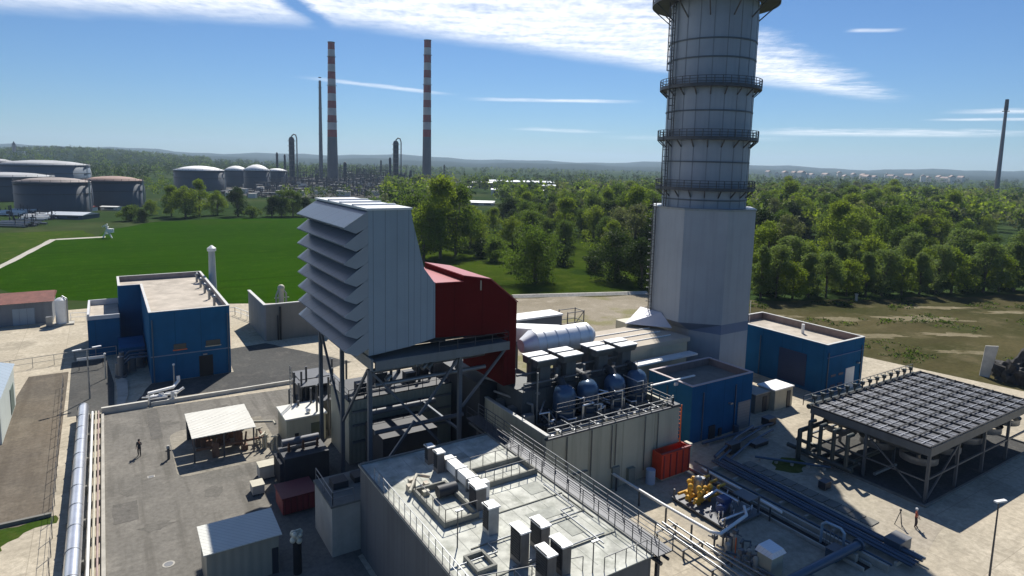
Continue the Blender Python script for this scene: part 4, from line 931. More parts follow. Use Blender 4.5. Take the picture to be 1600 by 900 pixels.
mb = MB(); mb.tube((39.6, 28.9, 0), (39.6, 28.9, 1.9), .05, n=6); mb.tube((41.2, 26.9, 0), (41.2, 26.9, 1.6), .05, n=6); mb.build('marker_post', ORANGE, t)
t = thing('white_cabinet', 'small cabinet with a bright white perforated sloping top at the bottom of the right yard', 'cabinet', (40.6, 26.6, 0))
MB().box(39.9, 26.0, .02, 41.3, 27.2, 1.75).build('casing', CREAM, t)
lid = MB(); lid.add([(39.75, 25.85, 1.753), (41.45, 25.85, 1.753), (41.45, 27.35, 1.753), (39.75, 27.35, 1.753), (39.95, 26.0, 2.1), (41.25, 26.0, 2.1), (41.25, 27.2, 2.2), (39.95, 27.2, 2.2)], [(3,2,1,0),(4,5,6,7),(0,1,5,4),(1,2,6,5),(2,3,7,6),(3,0,4,7)])
lid.build('lid', M('perforated_white', (.80, .80, .82), .5, 0, .05, 1, seam=.3, tone=.25), t)
t = thing('blue_pipe', 'thick blue-grey pipe crossing the shaded yard at the bottom right', 'pipe', (44, 24.4, 0))
mb = MB(); mb.tube((36, 24.5, 1.0), (48.4, 24.3, 1.0), .32, n=14); mb.tube((48.403, 24.3, 1.0), (48.6, 24.3, 1.0), .45, n=14); mb.build('pipe', PIPEBLUE, t)
mb = MB().box(47.4, 23.9, .02, 47.8, 24.8, .68); mb.box(42, 23.95, .02, 42.4, 24.85, .68); mb.box(38, 23.95, .02, 38.4, 24.85, .68); mb.build('support', CONC, t)
t = thing('pipe_hoop', 'pale blue hoop-shaped pipe bend standing over the long shaded pipe bundle at the bottom right', 'pipe', (48, 26.3, 0))
MB().path([(47.7, 26.9, 0), (47.7, 26.9, 1.6), (47.75, 26.6, 1.9), (47.9, 25.5, 1.9), (47.95, 25.2, 1.6), (47.95, 25.2, 0)], .11, 8).build('pipe', M('pale_blue_pipe', (.33, .45, .55), .35, .3, .1, 1), t)
mb = MB()
for i in range(4): mb.bar((47.75+.04*i, 26.5-i*.3, 0), (47.75+.04*i, 26.5-i*.3, 1.82), .05)
mb.build('rod', GALV, t)
t = thing('pipe_bundle', 'long straight bundle of blue-grey pipes lying in shadow beside the air cooler', 'pipes', (50.5, 31, 0))
mb = MB()
for i, x in enumerate((50.0, 50.45, 50.9, 51.5, 51.9)): mb.path([(x+.6, 40.4, .55), (x, 21, .55)], .12+.05*(i % 2), 8)
mb.path([(51, 40.4, .9), (57, 42.5, .9), (61, 43.4, .9)], .16); mb.path([(51, 40, .6), (57, 42, .6), (62, 43, .6)], .13); mb.path([(52, 39.6, .5), (58, 41.4, .5), (63, 42.2, .5)], .13); mb.build('pipe', PIPEBLUE, t)
mb = MB()
for i in range(8): y = 39.5-i*2.5; mb.box(49.7, y, .02, 52.6, y+.2, .36)
mb.build('support', CONC, t)
t = thing('retaining_kerb', 'long low concrete kerb wall parallel to the shaded pipe bundle on the right', 'kerb', (47.5, 31, 0))
mb = MB().box(48.4, 22, .03, 48.65, 40, .55); mb.build('kerb', CONC, t)
t = thing('cable_trench', 'narrow covered trench strip in the shaded yard between the pipe bundle and the air cooler', 'trench', (54, 33, 0))
mb = MB()
for i in range(12): mb.box(53.6, 26+i*1.1, .03, 54.9, 26.98+i*1.1, .10)
mb.build('cover', CONCDARK, t)
t = thing('cable_trench', 'long narrow trench with pale kerbs running beside the shaded pipe bundle towards the skid', 'trench', (47, 33, 0))
MB().box(46.9, 23, .03, 47.05, 41, .3).box(47.9, 23, .03, 48.05, 41, .3).build('kerb', CONC, t)
MB().box(47.053, 23, .028, 47.897, 41, .06).build('floor', BLACK, t)
r2 = random.Random(61)
for k, (x, y, w_, d_, h_, lab) in enumerate(((54.2, 41.0, 1.6, .8, 1.1, 'dark low box in front of the low blue building, by its roller door'), (57.8, 40.6, 2.2, 1.0, .5, 'flat dark box on the shaded ground before the low blue building'), (64.2, 43.6, 1.4, 1.0, .9, 'grey box in the shade in front of the cream kiosk'), (55.8, 31.5, 1.0, .7, .8, 'small grey box between the pipe bundle and the air cooler'), (46.0, 24.6, 1.2, .9, .9, 'blue-grey box beside the thick blue-grey pipe'), (51.3, 22.6, 1.8, 1.2, 1.0, 'large blue-grey box at the bottom end of the shaded pipe bundle'))):
    t = thing('equipment_box', lab, 'box', (x, y, 0), 'equipment boxes in the right yard')
    MB().box(x, y, .12, x+w_, y+d_, h_).build('casing', PIPEBLUE if k > 3 else DARKBOX, t); MB().box(x+.1, y+.1, .02, x+w_-.1, y+d_-.1, .117).build('base', CONCDARK, t)
    MB().box(x-.03, y-.03, h_+.003, x+w_+.03, y+d_+.03, h_+.05).build('lid', REFGREY, t)
for k, (a, b, r_, lab) in enumerate((((53.2, 43.9), (64.8, 43.5), .14, 'thin pipe along the foot of the low blue building'), ((55.5, 39.0), (60.2, 33.6), .12, 'thin pipe crossing the shade towards the green cooler pipes'), ((49.2, 41.4), (49.0, 22), .1, 'thin pipe between the concrete kerb wall and the shaded pipe bundle'))):
    t = thing('ground_pipe', lab, 'pipe', (a[0], a[1], 0)); d_ = Vector((b[0]-a[0], b[1]-a[1], 0))
    MB().tube((a[0], a[1], .42), (b[0], b[1], .42), r_, n=8).build('pipe', PIPEBLUE, t)
    for j in range(5): q = Vector((a[0], a[1], 0))+d_*(.08+.21*j); MB().box(q.x-.12, q.y-.12, .03, q.x+.12, q.y+.12, .3).build('support', CONC, t)
t = thing('oil_drum', 'dark blue oil drum standing beside the roller door of the low blue building', 'drum', (59.4, 44.4, 0))
MB().tube((59.4, 44.4, .03), (59.4, 44.4, .95), .3, n=16).build('body', PIPEBLUE, t); MB().ring((59.4, 44.4, 0), .29, .33, .34, .4, 16).build('rim', DARKSTEEL, t)
t = thing('red_skip', 'open red and orange steel skip standing against the beige bay wall', 'skip', (45.6, 41.2, 0))
mb = MB(); x0, x1, y0, y1 = 43.6, 47.5, 40.6, 41.85
mb.box(x0, y0, .25, x1, y0+.08, 2.75); mb.box(x0, y1-.08, .25, x1, y1, 2.75); mb.box(x0, y0+.083, .25, x0+.08, y1-.083, 2.75); mb.box(x1-.08, y0+.083, .25, x1, y1-.083, 2.75); mb.box(x0+.083, y0+.083, .25, x1-.083, y1-.083, .33)
mb.build('body', M('red_orange_paint', (.60, .05, .015), .5, 0, .15, .9, dirt=((.30, .02, .02), .6)), t)
mb = MB()
for i in range(5): mb.box(x0+.25+i*.85, y0-.08, .3, x0+.37+i*.85, y0-.003, 2.6)
mb.box(x0-.06, y0-.1, 2.753, x1+.06, y0+.1, 2.86); mb.build('rib', DKRED, t)
mb = MB().box(47.52, 40.7, 1.6, 47.9, 41.5, 2.9); mb.box(x0+.2, y0+.1, .02, x1-.2, y1-.1, .247); mb.build('end_box', CREAM, t)
t = thing('orange_ladder', 'orange painted upright pipe and ladder at the right end of the beige bay wall', 'ladder', (47.8, 42.4, 0))
mb = MB()
for d_ in (0, .5): mb.bar((47.7, 42.2+d_, 0), (47.7, 42.2+d_, 6.4), .09)
for i in range(15): mb.bar((47.7, 42.2, .4+.4*i), (47.7, 42.7, .4+.4*i), .05)
mb.path([(48.1, 43.2, 0), (48.1, 43.2, 5.0), (48.1, 44, 5.2)], .2, 8); mb.build('frame', ORANGE, t)
mb = MB(); 
for i in range(6): mb.path([(46.2+i*.25, 42.8+.2*(i % 3), 6.0), (46.2+i*.25, 42.8+.2*(i % 3), 6.9+.2*(i % 2))], .08, 6)
mb.build('top_pipe', CREAM, t)
t = thing('gas_bottle_rack', 'pale blue drum beside the red skip at the foot of the beige wall', 'drum', (42, 41, 0))
MB().tube((42.6, 41.0, 0), (42.6, 41.0, 1.4), .45, n=16).build('drum', M('pale_blue_paint', (.35, .45, .58), .45, 0, .1, 1), t)

# ------------------------------------------------------------------ left yard
t = thing('district_pipe', 'thick shiny aluminium-clad pipe running straight along the left edge of the asphalt yard', 'pipe', (-3, 64, 0))
MB().tube((-3.1, 30, 1.35), (-3.05, 84.3, 1.35), .52, n=24).build('pipe', ALU, t)
mb = MB()
for i in range(16): y = 31.5+i*3.5; mb.tube((-3.1, y, 1.35), (-3.1, y+.09, 1.35), .545, n=24)
mb.build('band', GALV, t)
for i in range(9): y = 33.5+i*6.2; MB().box(-3.75, y, .02, -2.45, y+.3, .84).build('saddle', CONCDARK, t)
t = thing('small_pipe_bundle', 'bundle of three thin pale pipes lying beside the thick aluminium pipe', 'pipes', (-2, 64, 0))
for x, r_, m_ in ((-2.25, .12, WHITEP), (-1.92, .1, CREAM), (-1.66, .08, M('reddish_pipe', (.34, .25, .22), .6, 0, .2, 1))):
    MB().tube((x, 30, .62), (x, 84.3, .62), r_, n=8).build('pipe', m_, t)
mb = MB()
for i in range(18): y = 31+i*3.1; mb.box(-2.42, y, .02, -1.5, y+.12, .5)
mb.build('support', CONCDARK, t)
t = one(MB().box(-1.42, 30, .03, -1.16, 84.6, .22), 'yard_kerb', CONC, (-1.3, 57, 0), 'long pale concrete kerb along the left side of the asphalt yard', 'kerb')
t = thing('rear_kerb_wall', 'low pale concrete wall across the far end of the asphalt yard', 'kerb wall', (9, 84.8, 0))
MB().box(-1.4, 84.7, .03, 3.3, 85.1, .75).box(3.6, 84.7, .03, 20.2, 85.0, .5).build('wall', M('pale_kerb_concrete', (.55, .53, .47), .9, 0, .15, .6, dirt=((.3, .29, .25), .5)), t)
t = thing('mesh_fence', 'thin dark wire fence between the brown road and the thick aluminium pipe', 'fence', (-4.7, 75, 0))
mb = MB()
for i in range(19): y = 47+i*2.8; mb.bar((-4.4-.022*(y-47), y, 0), (-4.4-.022*(y-47), y, 1.6), .05)
mb.build('post', DARKSTEEL, t)
mb = MB()
for z in (.8, 1.55): mb.bar((-4.4, 47, z), (-5.5, 97.4, z), .02)
mb.build('wire', DARKSTEEL, t)
t = thing('rear_fence', 'thin post and rail fence across the pale yard in front of the red-roofed warehouse', 'fence', (-10, 108, 0))
mb = MB(); rail(mb, [(-24, 106, 0), (-4.6, 108.8, 0), (.5, 109.3, 0)], 1.5, 2.2, .035, 1); mb.build('rail', CONC, t)
t = one(MB().box(-9.6, 61.9, .031, -4.9, 62.2, .32), 'road_kerb', CONCDARK, (-7, 62, 0), 'low kerb at the near end of the brown road by the grass strip', 'kerb')
t = thing('green_shed', 'pale green metal shed cut off by the left edge of the photo', 'shed', (-13, 86, 0))
MB().box(-18, 80.5, 0, -10.0, 93.2, 4.9).build('wall', M('pale_green_sheet', (.55, .60, .56), .6, 0, .07, .4, rib=.4, streak=.2), t)
mb = MB(); mb.add([(-18.3, 80.3, 4.903), (-9.85, 80.3, 4.903), (-9.85, 93.4, 4.903), (-18.3, 93.4, 4.903), (-14, 80.3, 6.0), (-14, 93.4, 6.0)], [(0, 1, 4), (2, 3, 5), (1, 2, 5, 4), (3, 0, 4, 5), (3, 2, 1, 0)]); mb.build('roof', GREYCLAD, t)
mb = MB().box(-9.997, 88.6, .3, -9.93, 91.5, 3.2); mb.build('door', M('dark_green_door', (.12, .16, .14), .6), t)
t = thing('warehouse', 'long low grey warehouse with a red tiled roof beyond the pale yard', 'warehouse', (-20, 140, 0))
MB().box(-34, 136.5, 0, -8.6, 146, 3.9).build('wall', M('warehouse_wall', (.17, .185, .205), .75, 0, .1, .3, streak=.25, seam=4, tone=.25), t)
mb = MB().yz([(136.1, 3.903), (141.2, 5.0), (146.4, 3.903)], -34.3, -8.3); mb.build('roof', REDTILE, t)
for i in range(4): MB().box(-31+i*5.6, 136.42, 0.05, -27.9+i*5.6, 136.497, 2.9).build('door', GREYCLAD, t)
t = thing('white_silo', 'white cylindrical tank with a pipe at the right end of the red-roofed warehouse', 'tank', (-7.2, 134, 0))
MB().tube((-7.2, 134, .3), (-7.2, 134, 4.4), .85, n=18).lathe((-7.2, 134, 4.4), [(.85, 0), (.5, .35), (0, .5)], 18).build('drum', WHITEP, t)
mb = MB().box(-8.4, 132.9, .02, -5.4, 135.1, .3); mb.build('plinth', CONC, t)
mb = MB(); mb.path([(-6.3, 133.6, .3), (-6.3, 133.6, 4.6), (-7, 134, 5.1)], .12, 8); mb.box(-9.4, 133, .02, -8.5, 134, 1.7); mb.build('pipe', GALV, t)
t = thing('field_fence', 'white fence rails between the white tank and the blue annex along the field edge', 'fence', (-3, 137, 0))
mb = MB(); rail(mb, [(-6, 136, 0), (1, 134, 0), (20, 128, 0), (22, 121, 0)], 1.5, 2.4, .05, 1); mb.build('rail', WHITEP, t)
t = thing('canopy_shed', 'open-sided shed with a pale corrugated roof in three strips over pipework', 'shed', (9, 69.5, 0))
for i in range(3):
    y = 66.3+i*2.2; MB().add([(6.1, y, 2.55+i*.05), (12.0, y, 2.55+i*.05), (12.0, y+2.02, 2.70+i*.05), (6.1, y+2.02, 2.70+i*.05), (6.1, y, 2.62+i*.05), (12.0, y, 2.62+i*.05), (12.0, y+2.02, 2.77+i*.05), (6.1, y+2.02, 2.77+i*.05)], [(3,2,1,0),(4,5,6,7),(0,1,5,4),(1,2,6,5),(2,3,7,6),(3,0,4,7)]).build('roof_strip', M('cream_corrugated', (.60, .585, .52), .55, 0, .07, .5, rib=.38, dirt=((.42, .4, .34), .35)), t)
for x in (6.3, 9.0, 11.8):
    for y in (66.5, 72.4): MB().bar((x, y, 0), (x, y, 2.54), .14).build('post', DARKSTEEL, t)
mb = MB(); r2 = random.Random(3)
for i in range(14): x = 6.8+r2.random()*4.8; y = 66.8+r2.random()*4.6; mb.box(x-.3, y-.3, 0.03, x+.3, y+.3, .4+r2.random()*1.3); mb.tube((x, y, .3), (x+.2, y, 1.9), .1, n=8)
mb.path([(6.5, 66.9, 1.1), (12.8, 66.9, 1.1), (12.8, 69, 1.1)], .14); mb.build('pump_set', M('rust_brown', (.16, .09, .06), .7, .1, .3, 1.5), t)
MB().box(6.2, 72.5, .03, 11.9, 72.6, 2.5).build('back_wall', DARKBOX, t)
t = thing('pump_manifold', 'bright tangle of pale pipes and valves between the corrugated canopy and the beige hut', 'pipes', (13.1, 67, 0))
mb = MB(); r2 = random.Random(12)
for i in range(16): x = 12.3+r2.random()*1.7; y = 65.3+r2.random()*3.6; h = .5+r2.random()*1.2; mb.path([(x, y, 0), (x, y, h), (x+r2.uniform(-.6, .6), y+r2.uniform(-.6, .6), h)], .09, 6)
mb.path([(12.0, 69.6, 1.9), (14.2, 68.6, 1.9), (14.2, 67.8, 1.9)], .14, 8); mb.build('pipe', CREAM, t)
t = thing('beige_hut', 'small beige flat-roofed hut with a half sunlit roof left of the ribbed enclosure', 'hut', (17, 67.6, 0))
MB().box(14.9, 65.7, 0, 18.95, 69.6, 2.85).build('wall', BEIGE, t)
MB().box(14.75, 65.55, 2.853, 19.1, 69.75, 3.02).build('roof', CREAMROOF, t)
MB().box(15.7, 65.64, .9, 16.1, 65.697, 1.3).build('vent', BLACK, t); MB().box(17.4, 65.64, .04, 18.3, 65.697, 2.1).build('door', M('olive_door', (.1,.12,.08)), t)
MB().ball((17.3, 66.4, 3.3), .28, 10, 6).build('roof_vent', WHITEP, t)
t = thing('metal_shed', 'windowless cream metal shed with a ribbed roof half in shadow at the bottom left', 'shed', (7, 46.6, 0))
MB().box(4.75, 45.1, 0, 9.5, 48.3, 2.95).build('wall', M('cream_ribbed_wall', (.34, .32, .25), .6, 0, .08, .5, rib=.6, streak=.25), t)
MB().add([(4.55, 44.9, 2.953), (9.7, 44.9, 2.953), (9.7, 48.5, 3.2), (4.55, 48.5, 3.2), (4.55, 44.9, 3.02), (9.7, 44.9, 3.02), (9.7, 48.5, 3.27), (4.55, 48.5, 3.27)], [(3,2,1,0),(4,5,6,7),(0,1,5,4),(1,2,6,5),(2,3,7,6),(3,0,4,7)]).build('roof', M('ribbed_pale_roof', (.60, .60, .54), .5, 0, .06, .5, seam=.42, tone=.45), t)
MB().box(9.0, 45.02, .05, 9.45, 45.097, 2.0).build('door', DARKBOX, t)
t = thing('red_crate', 'dark red slatted container in deep shade right of the cream metal shed', 'container', (12.8, 53.6, 0))
MB().box(11.4, 52.3, .2, 14.2, 54.9, 1.6).build('body', DKRED, t)
mb = MB()
for i in range(6): mb.box(11.5+i*.5, 52.2, .25, 11.62+i*.5, 52.297, 1.55)
mb.box(11.3, 52.15, 1.603, 14.3, 55.05, 1.72); mb.build('slat', M('dark_red_edge', (.15, .02, .025), .6), t)
MB().box(11.6, 52.5, .02, 14, 54.7, .197).build('skid', DARKSTEEL, t)
t = thing('valve_post', 'dark post topped with a sunlit cluster of small pale valves at the bottom left', 'valve post', (10.6, 44.3, 0))
MB().tube((10.6, 44.3, 0), (10.6, 44.3, 2.5), .3, n=12).build('post', BLACK, t)
mb = MB(); r2 = random.Random(5)
for i in range(10): mb.ball((10.6+r2.uniform(-.35, .35), 44.3+r2.uniform(-.35, .35), 2.65+r2.random()*.5), .14+r2.random()*.1, 8, 5)
mb.path([(10.3, 44.3, 2.5), (10.3, 44.3, 3.3), (10.9, 44.4, 3.3)], .07, 6); mb.build('valve', M('cream_valve', (.58, .56, .44), .5, .1, .15, 2), t)
for k, (x, y, w_, d_, h_, lab) in enumerate(((11.0, 59.6, 1.7, 1.3, 1.3, 'sunlit pale crate stack at the shadow edge near the beige hut'), (13.3, 60.9, 1.2, 1.0, 1.7, 'tall pale crate by the left side of the ribbed enclosure'), (9.9, 57.0, 1.0, 1.2, .9, 'low crate at the left end of the dark equipment row'))):
    t = thing('crate', lab, 'crate', (x, y, 0), 'crates in the left yard')
    MB().box(x, y, .15, x+w_, y+d_, h_).build('box', CONC, t); mb = MB()
    for i in range(3): mb.box(x+.03+i*(w_-.2)/2, y, .02, x+.17+i*(w_-.2)/2, y+d_, .147)
    mb.build('runner', DARKSTEEL, t)
    MB().box(x-.04, y-.04, h_+.003, x+w_+.04, y+d_+.04, h_+.07).build('lid', CREAM, t)
t = thing('transformer', 'dark blue-grey transformer with cooling ribs in the shade between the crates and the red container', 'transformer', (14.5, 57.8, 0))
MB().box(12.6, 56.6, .2, 16.6, 59.4, 3.0).build('tank', DARKBOX, t)
mb = MB()
for i in range(12): mb.box(12.2, 56.8+i*.21, .5, 12.597, 56.88+i*.21, 2.6)
mb.build('radiator', REFDARK, t)
mb = MB()
for x in (13.3, 14.6, 15.9): mb.lathe((x, 58, 3.0), [(.16, 0), (.1, .2), (.16, .3), (.1, .5), (.14, .6), (.05, .9)], 10)
mb.build('bushing', M('brown_ceramic', (.16, .07, .04), .3), t)
mb = MB(); mb.tube((12.9, 59.0, 3.5), (16.3, 59.0, 3.5), .35, n=14); mb.build('conservator', REFGREY, t)
t = thing('white_manifold', 'bright jumble of white pipes and valves at the far end of the asphalt yard', 'pipes', (5.4, 86, 0))
mb = MB(); r2 = random.Random(21)
for i in range(16): x = 3.4+r2.random()*3.2; y = 84.9+r2.random()*1.6; h = .4+r2.random()*.9; mb.path([(x, y, 0), (x, y, h), (x+r2.uniform(-.8, .8), y+r2.uniform(-.4, .4), h)], .08, 6)
mb.path([(3.4, 86.4, 1.1), (6.2, 87.4, 1.1), (6.9, 88.4, 1.5), (6.9, 88.6, 2.1)], .2, 8); mb.path([(3.6, 85.6, .9), (6.4, 86.2, .7), (7.3, 86.6, 1.1)], .17, 8); mb.build('pipe', WHITEP, t)
mb = MB().box(3.5, 85.0, .03, 5.4, 86.2, .75); mb.build('frame', REFGREY, t)
for x, y, h_, lab in ((6.6, 90.8, 3.0, 'short pale post in front of the dark blue wall'), (-.9, 98.5, 3.4, 'tall thin post at the right side of the dark side road'),):
    t = thing('marker_post', lab, 'post', (x, y, 0)); MB().tube((x, y, 0), (x, y, h_), .11, .07, 8).build('post', CONC, t); MB().ball((x, y, h_), .16, 8, 5).build('cap', WHITEP, t)
t = thing('double_lamp_post', 'lamp post with two pale heads beside the dark road, left of the blue annex', 'lamp post', (-2.6, 91, 0))
MB().tube((-2.6, 91, 0), (-2.6, 91, 6.2), .11, .07, 8).build('post', GALV, t)
MB().bar((-3.5, 90.7, 6.25), (-1.7, 91.3, 6.25), .1).build('arm', GALV, t)
for x, y in ((-3.6, 90.66), (-1.6, 91.34)): MB().bar((x-.45, y-.15, 6.38), (x+.45, y+.15, 6.38), .3, .12).build('lamp_head', WHITEP, t)
t = thing('drain_cover', 'small pale round drain cover in the asphalt near the bottom of the left yard', 'drain cover', (2.75, 50.1, .03))
MB().tube((2.75, 50.1, .028), (2.75, 50.1, .045), .42, n=20, smooth=False).build('ring', CONC, t); MB().tube((2.75, 50.1, .046), (2.75, 50.1, .055), .3, n=20, smooth=False).build('lid', REFGREY, t)
t = thing('drain_cover', 'pale square drain cover in the middle of the left asphalt yard, nearest the standing person', 'drain cover', (2.5, 65.4, .03))
MB().box(2.2, 65.2, .028, 2.8, 65.7, .05).build('frame', CONC, t); MB().box(2.28, 65.27, .051, 2.72, 65.63, .058).build('lid', REFGREY, t)
t = thing('hydrant', 'small dark hydrant post with a pale cap left of the corrugated canopy', 'hydrant', (4.2, 68.6, 0))
MB().tube((4.2, 68.6, 0), (4.2, 68.6, 1.2), .13, n=10).build('post', DARKSTEEL, t); MB().tube((4.2, 68.6, 1.2), (4.2, 68.6, 1.45), .2, .12, 10).build('cap', CONC, t); MB().tube((3.95, 68.6, .9), (4.45, 68.6, .9), .07, n=8).build('outlet', DARKSTEEL, t)
t = thing('cooling_skid', 'shaded group of pumps and pipes in front of the notch of the dark blue building', 'machinery', (2, 101, 0))
mb = MB(); r2 = random.Random(31)
for i in range(10): x = .6+r2.random()*3; y = 98+r2.random()*5.6; mb.tube((x, y, .3), (x, y, 1.2+r2.random()*1.8), .3+r2.random()*.2, n=10); mb.box(x-.5, y-.5, .03, x+.5, y+.5, .3)
mb.build('pump', REFGREY, t)
mb = MB()
for y in (98.5, 100, 102): mb.path([(.4, y, .9), (2, y, 2.4), (4.1, y, 2.4)], .14, 8)
mb.build('pipe', PIPEBLUE, t)
t = thing('road_island', 'pale rounded kerb island at the corner of the dark side road', 'kerb', (.7, 92, 0))
pts = [(.1, 86), (.9, 86), (1.4, 90), (1.5, 96), (.9, 97.4), (.2, 96.5), (.3, 90)]
MB().prism(pts, .03, .2).build('kerb', CONC, t)
t = thing('sign_board', 'small dark sign board on two posts at the left end of the dark side road', 'sign', (-1, 104, 0))
mb = MB().box(-4.2, 104, 1.4, -1.0, 104.08, 1.75); mb.build('board', WHITEP, t); MB().bar((-4, 104.04, 0), (-4, 104.04, 1.39), .08).bar((-1.2, 104.04, 0), (-1.2, 104.04, 1.39), .08).build('post', DARKSTEEL, t)
t = thing('scrap_heap', 'dark heap of scrap and tarpaulin with a pale panel in the dry field', 'scrap heap', (112, 37, 0))
bm = bmesh.new(); bmesh.ops.create_icosphere(bm, subdivisions=4, radius=1)
r2 = random.Random(8)
from mathutils import noise as mnoise
for v in bm.verts:
    k = 1+.55*mnoise.noise(v.co*1.7)+.35*mnoise.noise(v.co*4.1)+.15*mnoise.noise(v.co*9)
    v.co = Vector((v.co.x*3.2*k, v.co.y*2.6*k, max(-.2, v.co.z)*3.6*k))
me = bpy.data.meshes.new('tarpaulin'); bm.to_mesh(me); bm.free(); me.materials.append(TARP)
o = bpy.data.objects.new('tarpaulin', me); COL.objects.link(o); o.parent = t; o.location = (.2, -.8, 0)
MB().add([(109.4, 38.6, 0), (109.2, 39.8, 0), (109.6, 39.6, 4.6), (109.8, 38.0, 4.9), (109.6, 38.6, 0), (109.4, 39.9, 0), (109.8, 39.7, 4.6), (110.0, 38.1, 4.9)], [(3,2,1,0),(4,5,6,7),(0,1,5,4),(1,2,6,5),(2,3,7,6),(3,0,4,7)]).build('panel', M('weathered_panel', (.40, .39, .36), .8, 0, .2, .8), t)
mb = MB()
for i in range(22): x = 110.5+r2.random()*3; y = 30+r2.random()*6; mb.bar((x, y, .02), (x+r2.uniform(-1, 1), y+r2.uniform(-1, 1), .3+r2.random()*1.2), .1+r2.random()*.3)
mb.build('loose_scrap', REFGREY, t)
mb = MB()
for i in range(10): x = 109.3+r2.random()*2; y = 33+r2.random()*3; mb.box(x, y, .02, x+.5+r2.random()*.6, y+.5, .3+r2.random()*.5)
mb.build('pale_block', WHITEP, t)
t = thing('track_bank', 'low pale earth bank along the meadow edge behind the gravel yard', 'bank', (92, 112, 0))
MB().add([(76, 117.2, 0), (76.6, 119.4, 0), (107.6, 108.8, 0), (107, 106.6, 0), (76.2, 118, .55), (76.4, 118.6, .55), (107.4, 108, .55), (107.2, 107.4, .55)], [(0,3,7,4),(4,7,6,5),(5,6,2,1),(0,4,5,1),(3,2,6,7)]).build('bank', TRACKM, t)
t = thing('boundary_post', 'short pale post in front of the trees at the edge of the dry field', 'post', (146, 79, 0)); MB().box(145.6, 78.8, 0, 146.0, 79.2, 1.6).build('post', CONC, t); MB().box(145.5, 78.7, 1.603, 146.1, 79.3, 1.75).build('cap', CONC, t)

# ------------------------------------------------------------------ people
def person(lab, loc, rot, pose, cloth_top, cloth_leg, hat=None):
    t = thing('person', lab, 'person', loc)
    V = []; E_ = []; Rr = []
    def p(co, r, par=None):
        V.append(co); Rr.append(r)
        if par is not None: E_.append((par, len(V)-1))
        return len(V)-1
    pel = p((0, 0, .95), .15); wa = p((0, 0, 1.12), .14, pel); ch = p((0, 0, 1.34), .165, wa); nk = p((0, 0, 1.50), .065, ch)
    hd = p((0, .02, 1.60), .09, nk); p((0, .01, 1.70), .085, hd)
    for s in (-1, 1):
        st = pose['legs'][0 if s < 0 else 1]
        h_ = p((s*.10, 0, .88), .10, pel); k_ = p((s*.12, st[0]+.03, .48), .07, h_); a_ = p((s*.13, st[1], .09), .05, k_); p((s*.14, st[1]+.17, .045), .045, a_)
        sh = p((s*.19, 0, 1.41), .075, ch); el, wr = pose['arms'][0 if s < 0 else 1]
        e_ = p((s*.19+el[0], el[1], 1.41+el[2]), .05, sh); w_ = p((s*.19+wr[0], wr[1], 1.41+wr[2]), .036, e_)
        d = (Vector(V[w_])-Vector(V[e_])).normalized(); side = d.cross(Vector((0, 1, .1))).normalized()
        pa = p(tuple(Vector(V[w_])+d*.06), .034, w_)
        for q, L in ((-1.5, .07), (-.5, .085), (.5, .08), (1.5, .065)):
            f0 = p(tuple(Vector(V[pa])+d*.045+side*q*.018), .010, pa); p(tuple(Vector(V[f0])+d*L*.6+Vector((0, .02, 0))), .008, f0)
        th = p(tuple(Vector(V[w_])+d*.03+Vector((0, .045, 0))), .010, w_); p(tuple(Vector(V[th])+d*.04+Vector((0, .01, 0))), .009, th)
    me = bpy.data.meshes.new('body'); me.from_pydata(V, E_, []); o = bpy.data.objects.new('body', me); COL.objects.link(o)
    md = o.modifiers.new('skin', 'SKIN'); md.use_smooth_shade = True
    sv = me.skin_vertices[0].data
    for i, r_ in enumerate(Rr): sv[i].radius = (r_, r_*(.75 if r_ > .13 else 1)); sv[i].use_root = (i == 0)
    o.modifiers.new('sub', 'SUBSURF').levels = 1
    dg = bpy.context.evaluated_depsgraph_get(); me2 = bpy.data.meshes.new_from_object(o.evaluated_get(dg))
    bpy.data.objects.remove(o); me2.name = 'body'
    me2.materials.clear(); 
    for m_ in (SKIN, cloth_top, cloth_leg, DARKSTEEL): me2.materials.append(m_)
    for f in me2.polygons:
        c = f.center; r_ = math.hypot(c.x, c.y)
        hand = any((c-Vector(V[i])).length < .16 for i in range(len(V)) if Rr[i] <= .034 and Rr[i] > .03)
        f.material_index = 0 if (c.z > 1.52 and r_ < .16) or hand else 3 if c.z < .10 else 2 if c.z < .98 and r_ < .5 and not (abs(c.x) > .22 and c.z > .5) else 1
    b = bpy.data.objects.new('body', me2); COL.objects.link(b); b.parent = t
    hm = MB().lathe((0, -.01, 1.66), [(.105, -.03), (.112, .03), (.095, .09), (.05, .125), (0, .13)], 14); hb = hm.v
    me3 = bpy.data.meshes.new('hair'); me3.from_pydata(hb, [], hm.f); me3.materials.append(hat or HAIRM); ho = bpy.data.objects.new('helmet' if hat else 'hair', me3); COL.objects.link(ho); ho.parent = t
    fm = MB()
    for s in (-1, 1): fm.ball((s*.035, .105, 1.625), .013, 6, 4); 
    fm.box(-.03, .098, 1.555, .03, .112, 1.568); me4 = bpy.data.meshes.new('face'); me4.from_pydata(fm.v, [], fm.f); me4.materials.append(HAIRM); fo = bpy.data.objects.new('eyes_and_mouth', me4); COL.objects.link(fo); fo.parent = t
    nm = MB().add([(-.014, .10, 1.585), (.014, .10, 1.585), (0, .135, 1.588), (0, .10, 1.625)], [(0, 1, 2), (0, 2, 3), (1, 3, 2)]); me5 = bpy.data.meshes.new('nose'); me5.from_pydata(nm.v, [], nm.f); me5.materials.append(SKIN); no = bpy.data.objects.new('nose', me5); COL.objects.link(no); no.parent = t
    t.rotation_euler = (0, 0, rot); return t
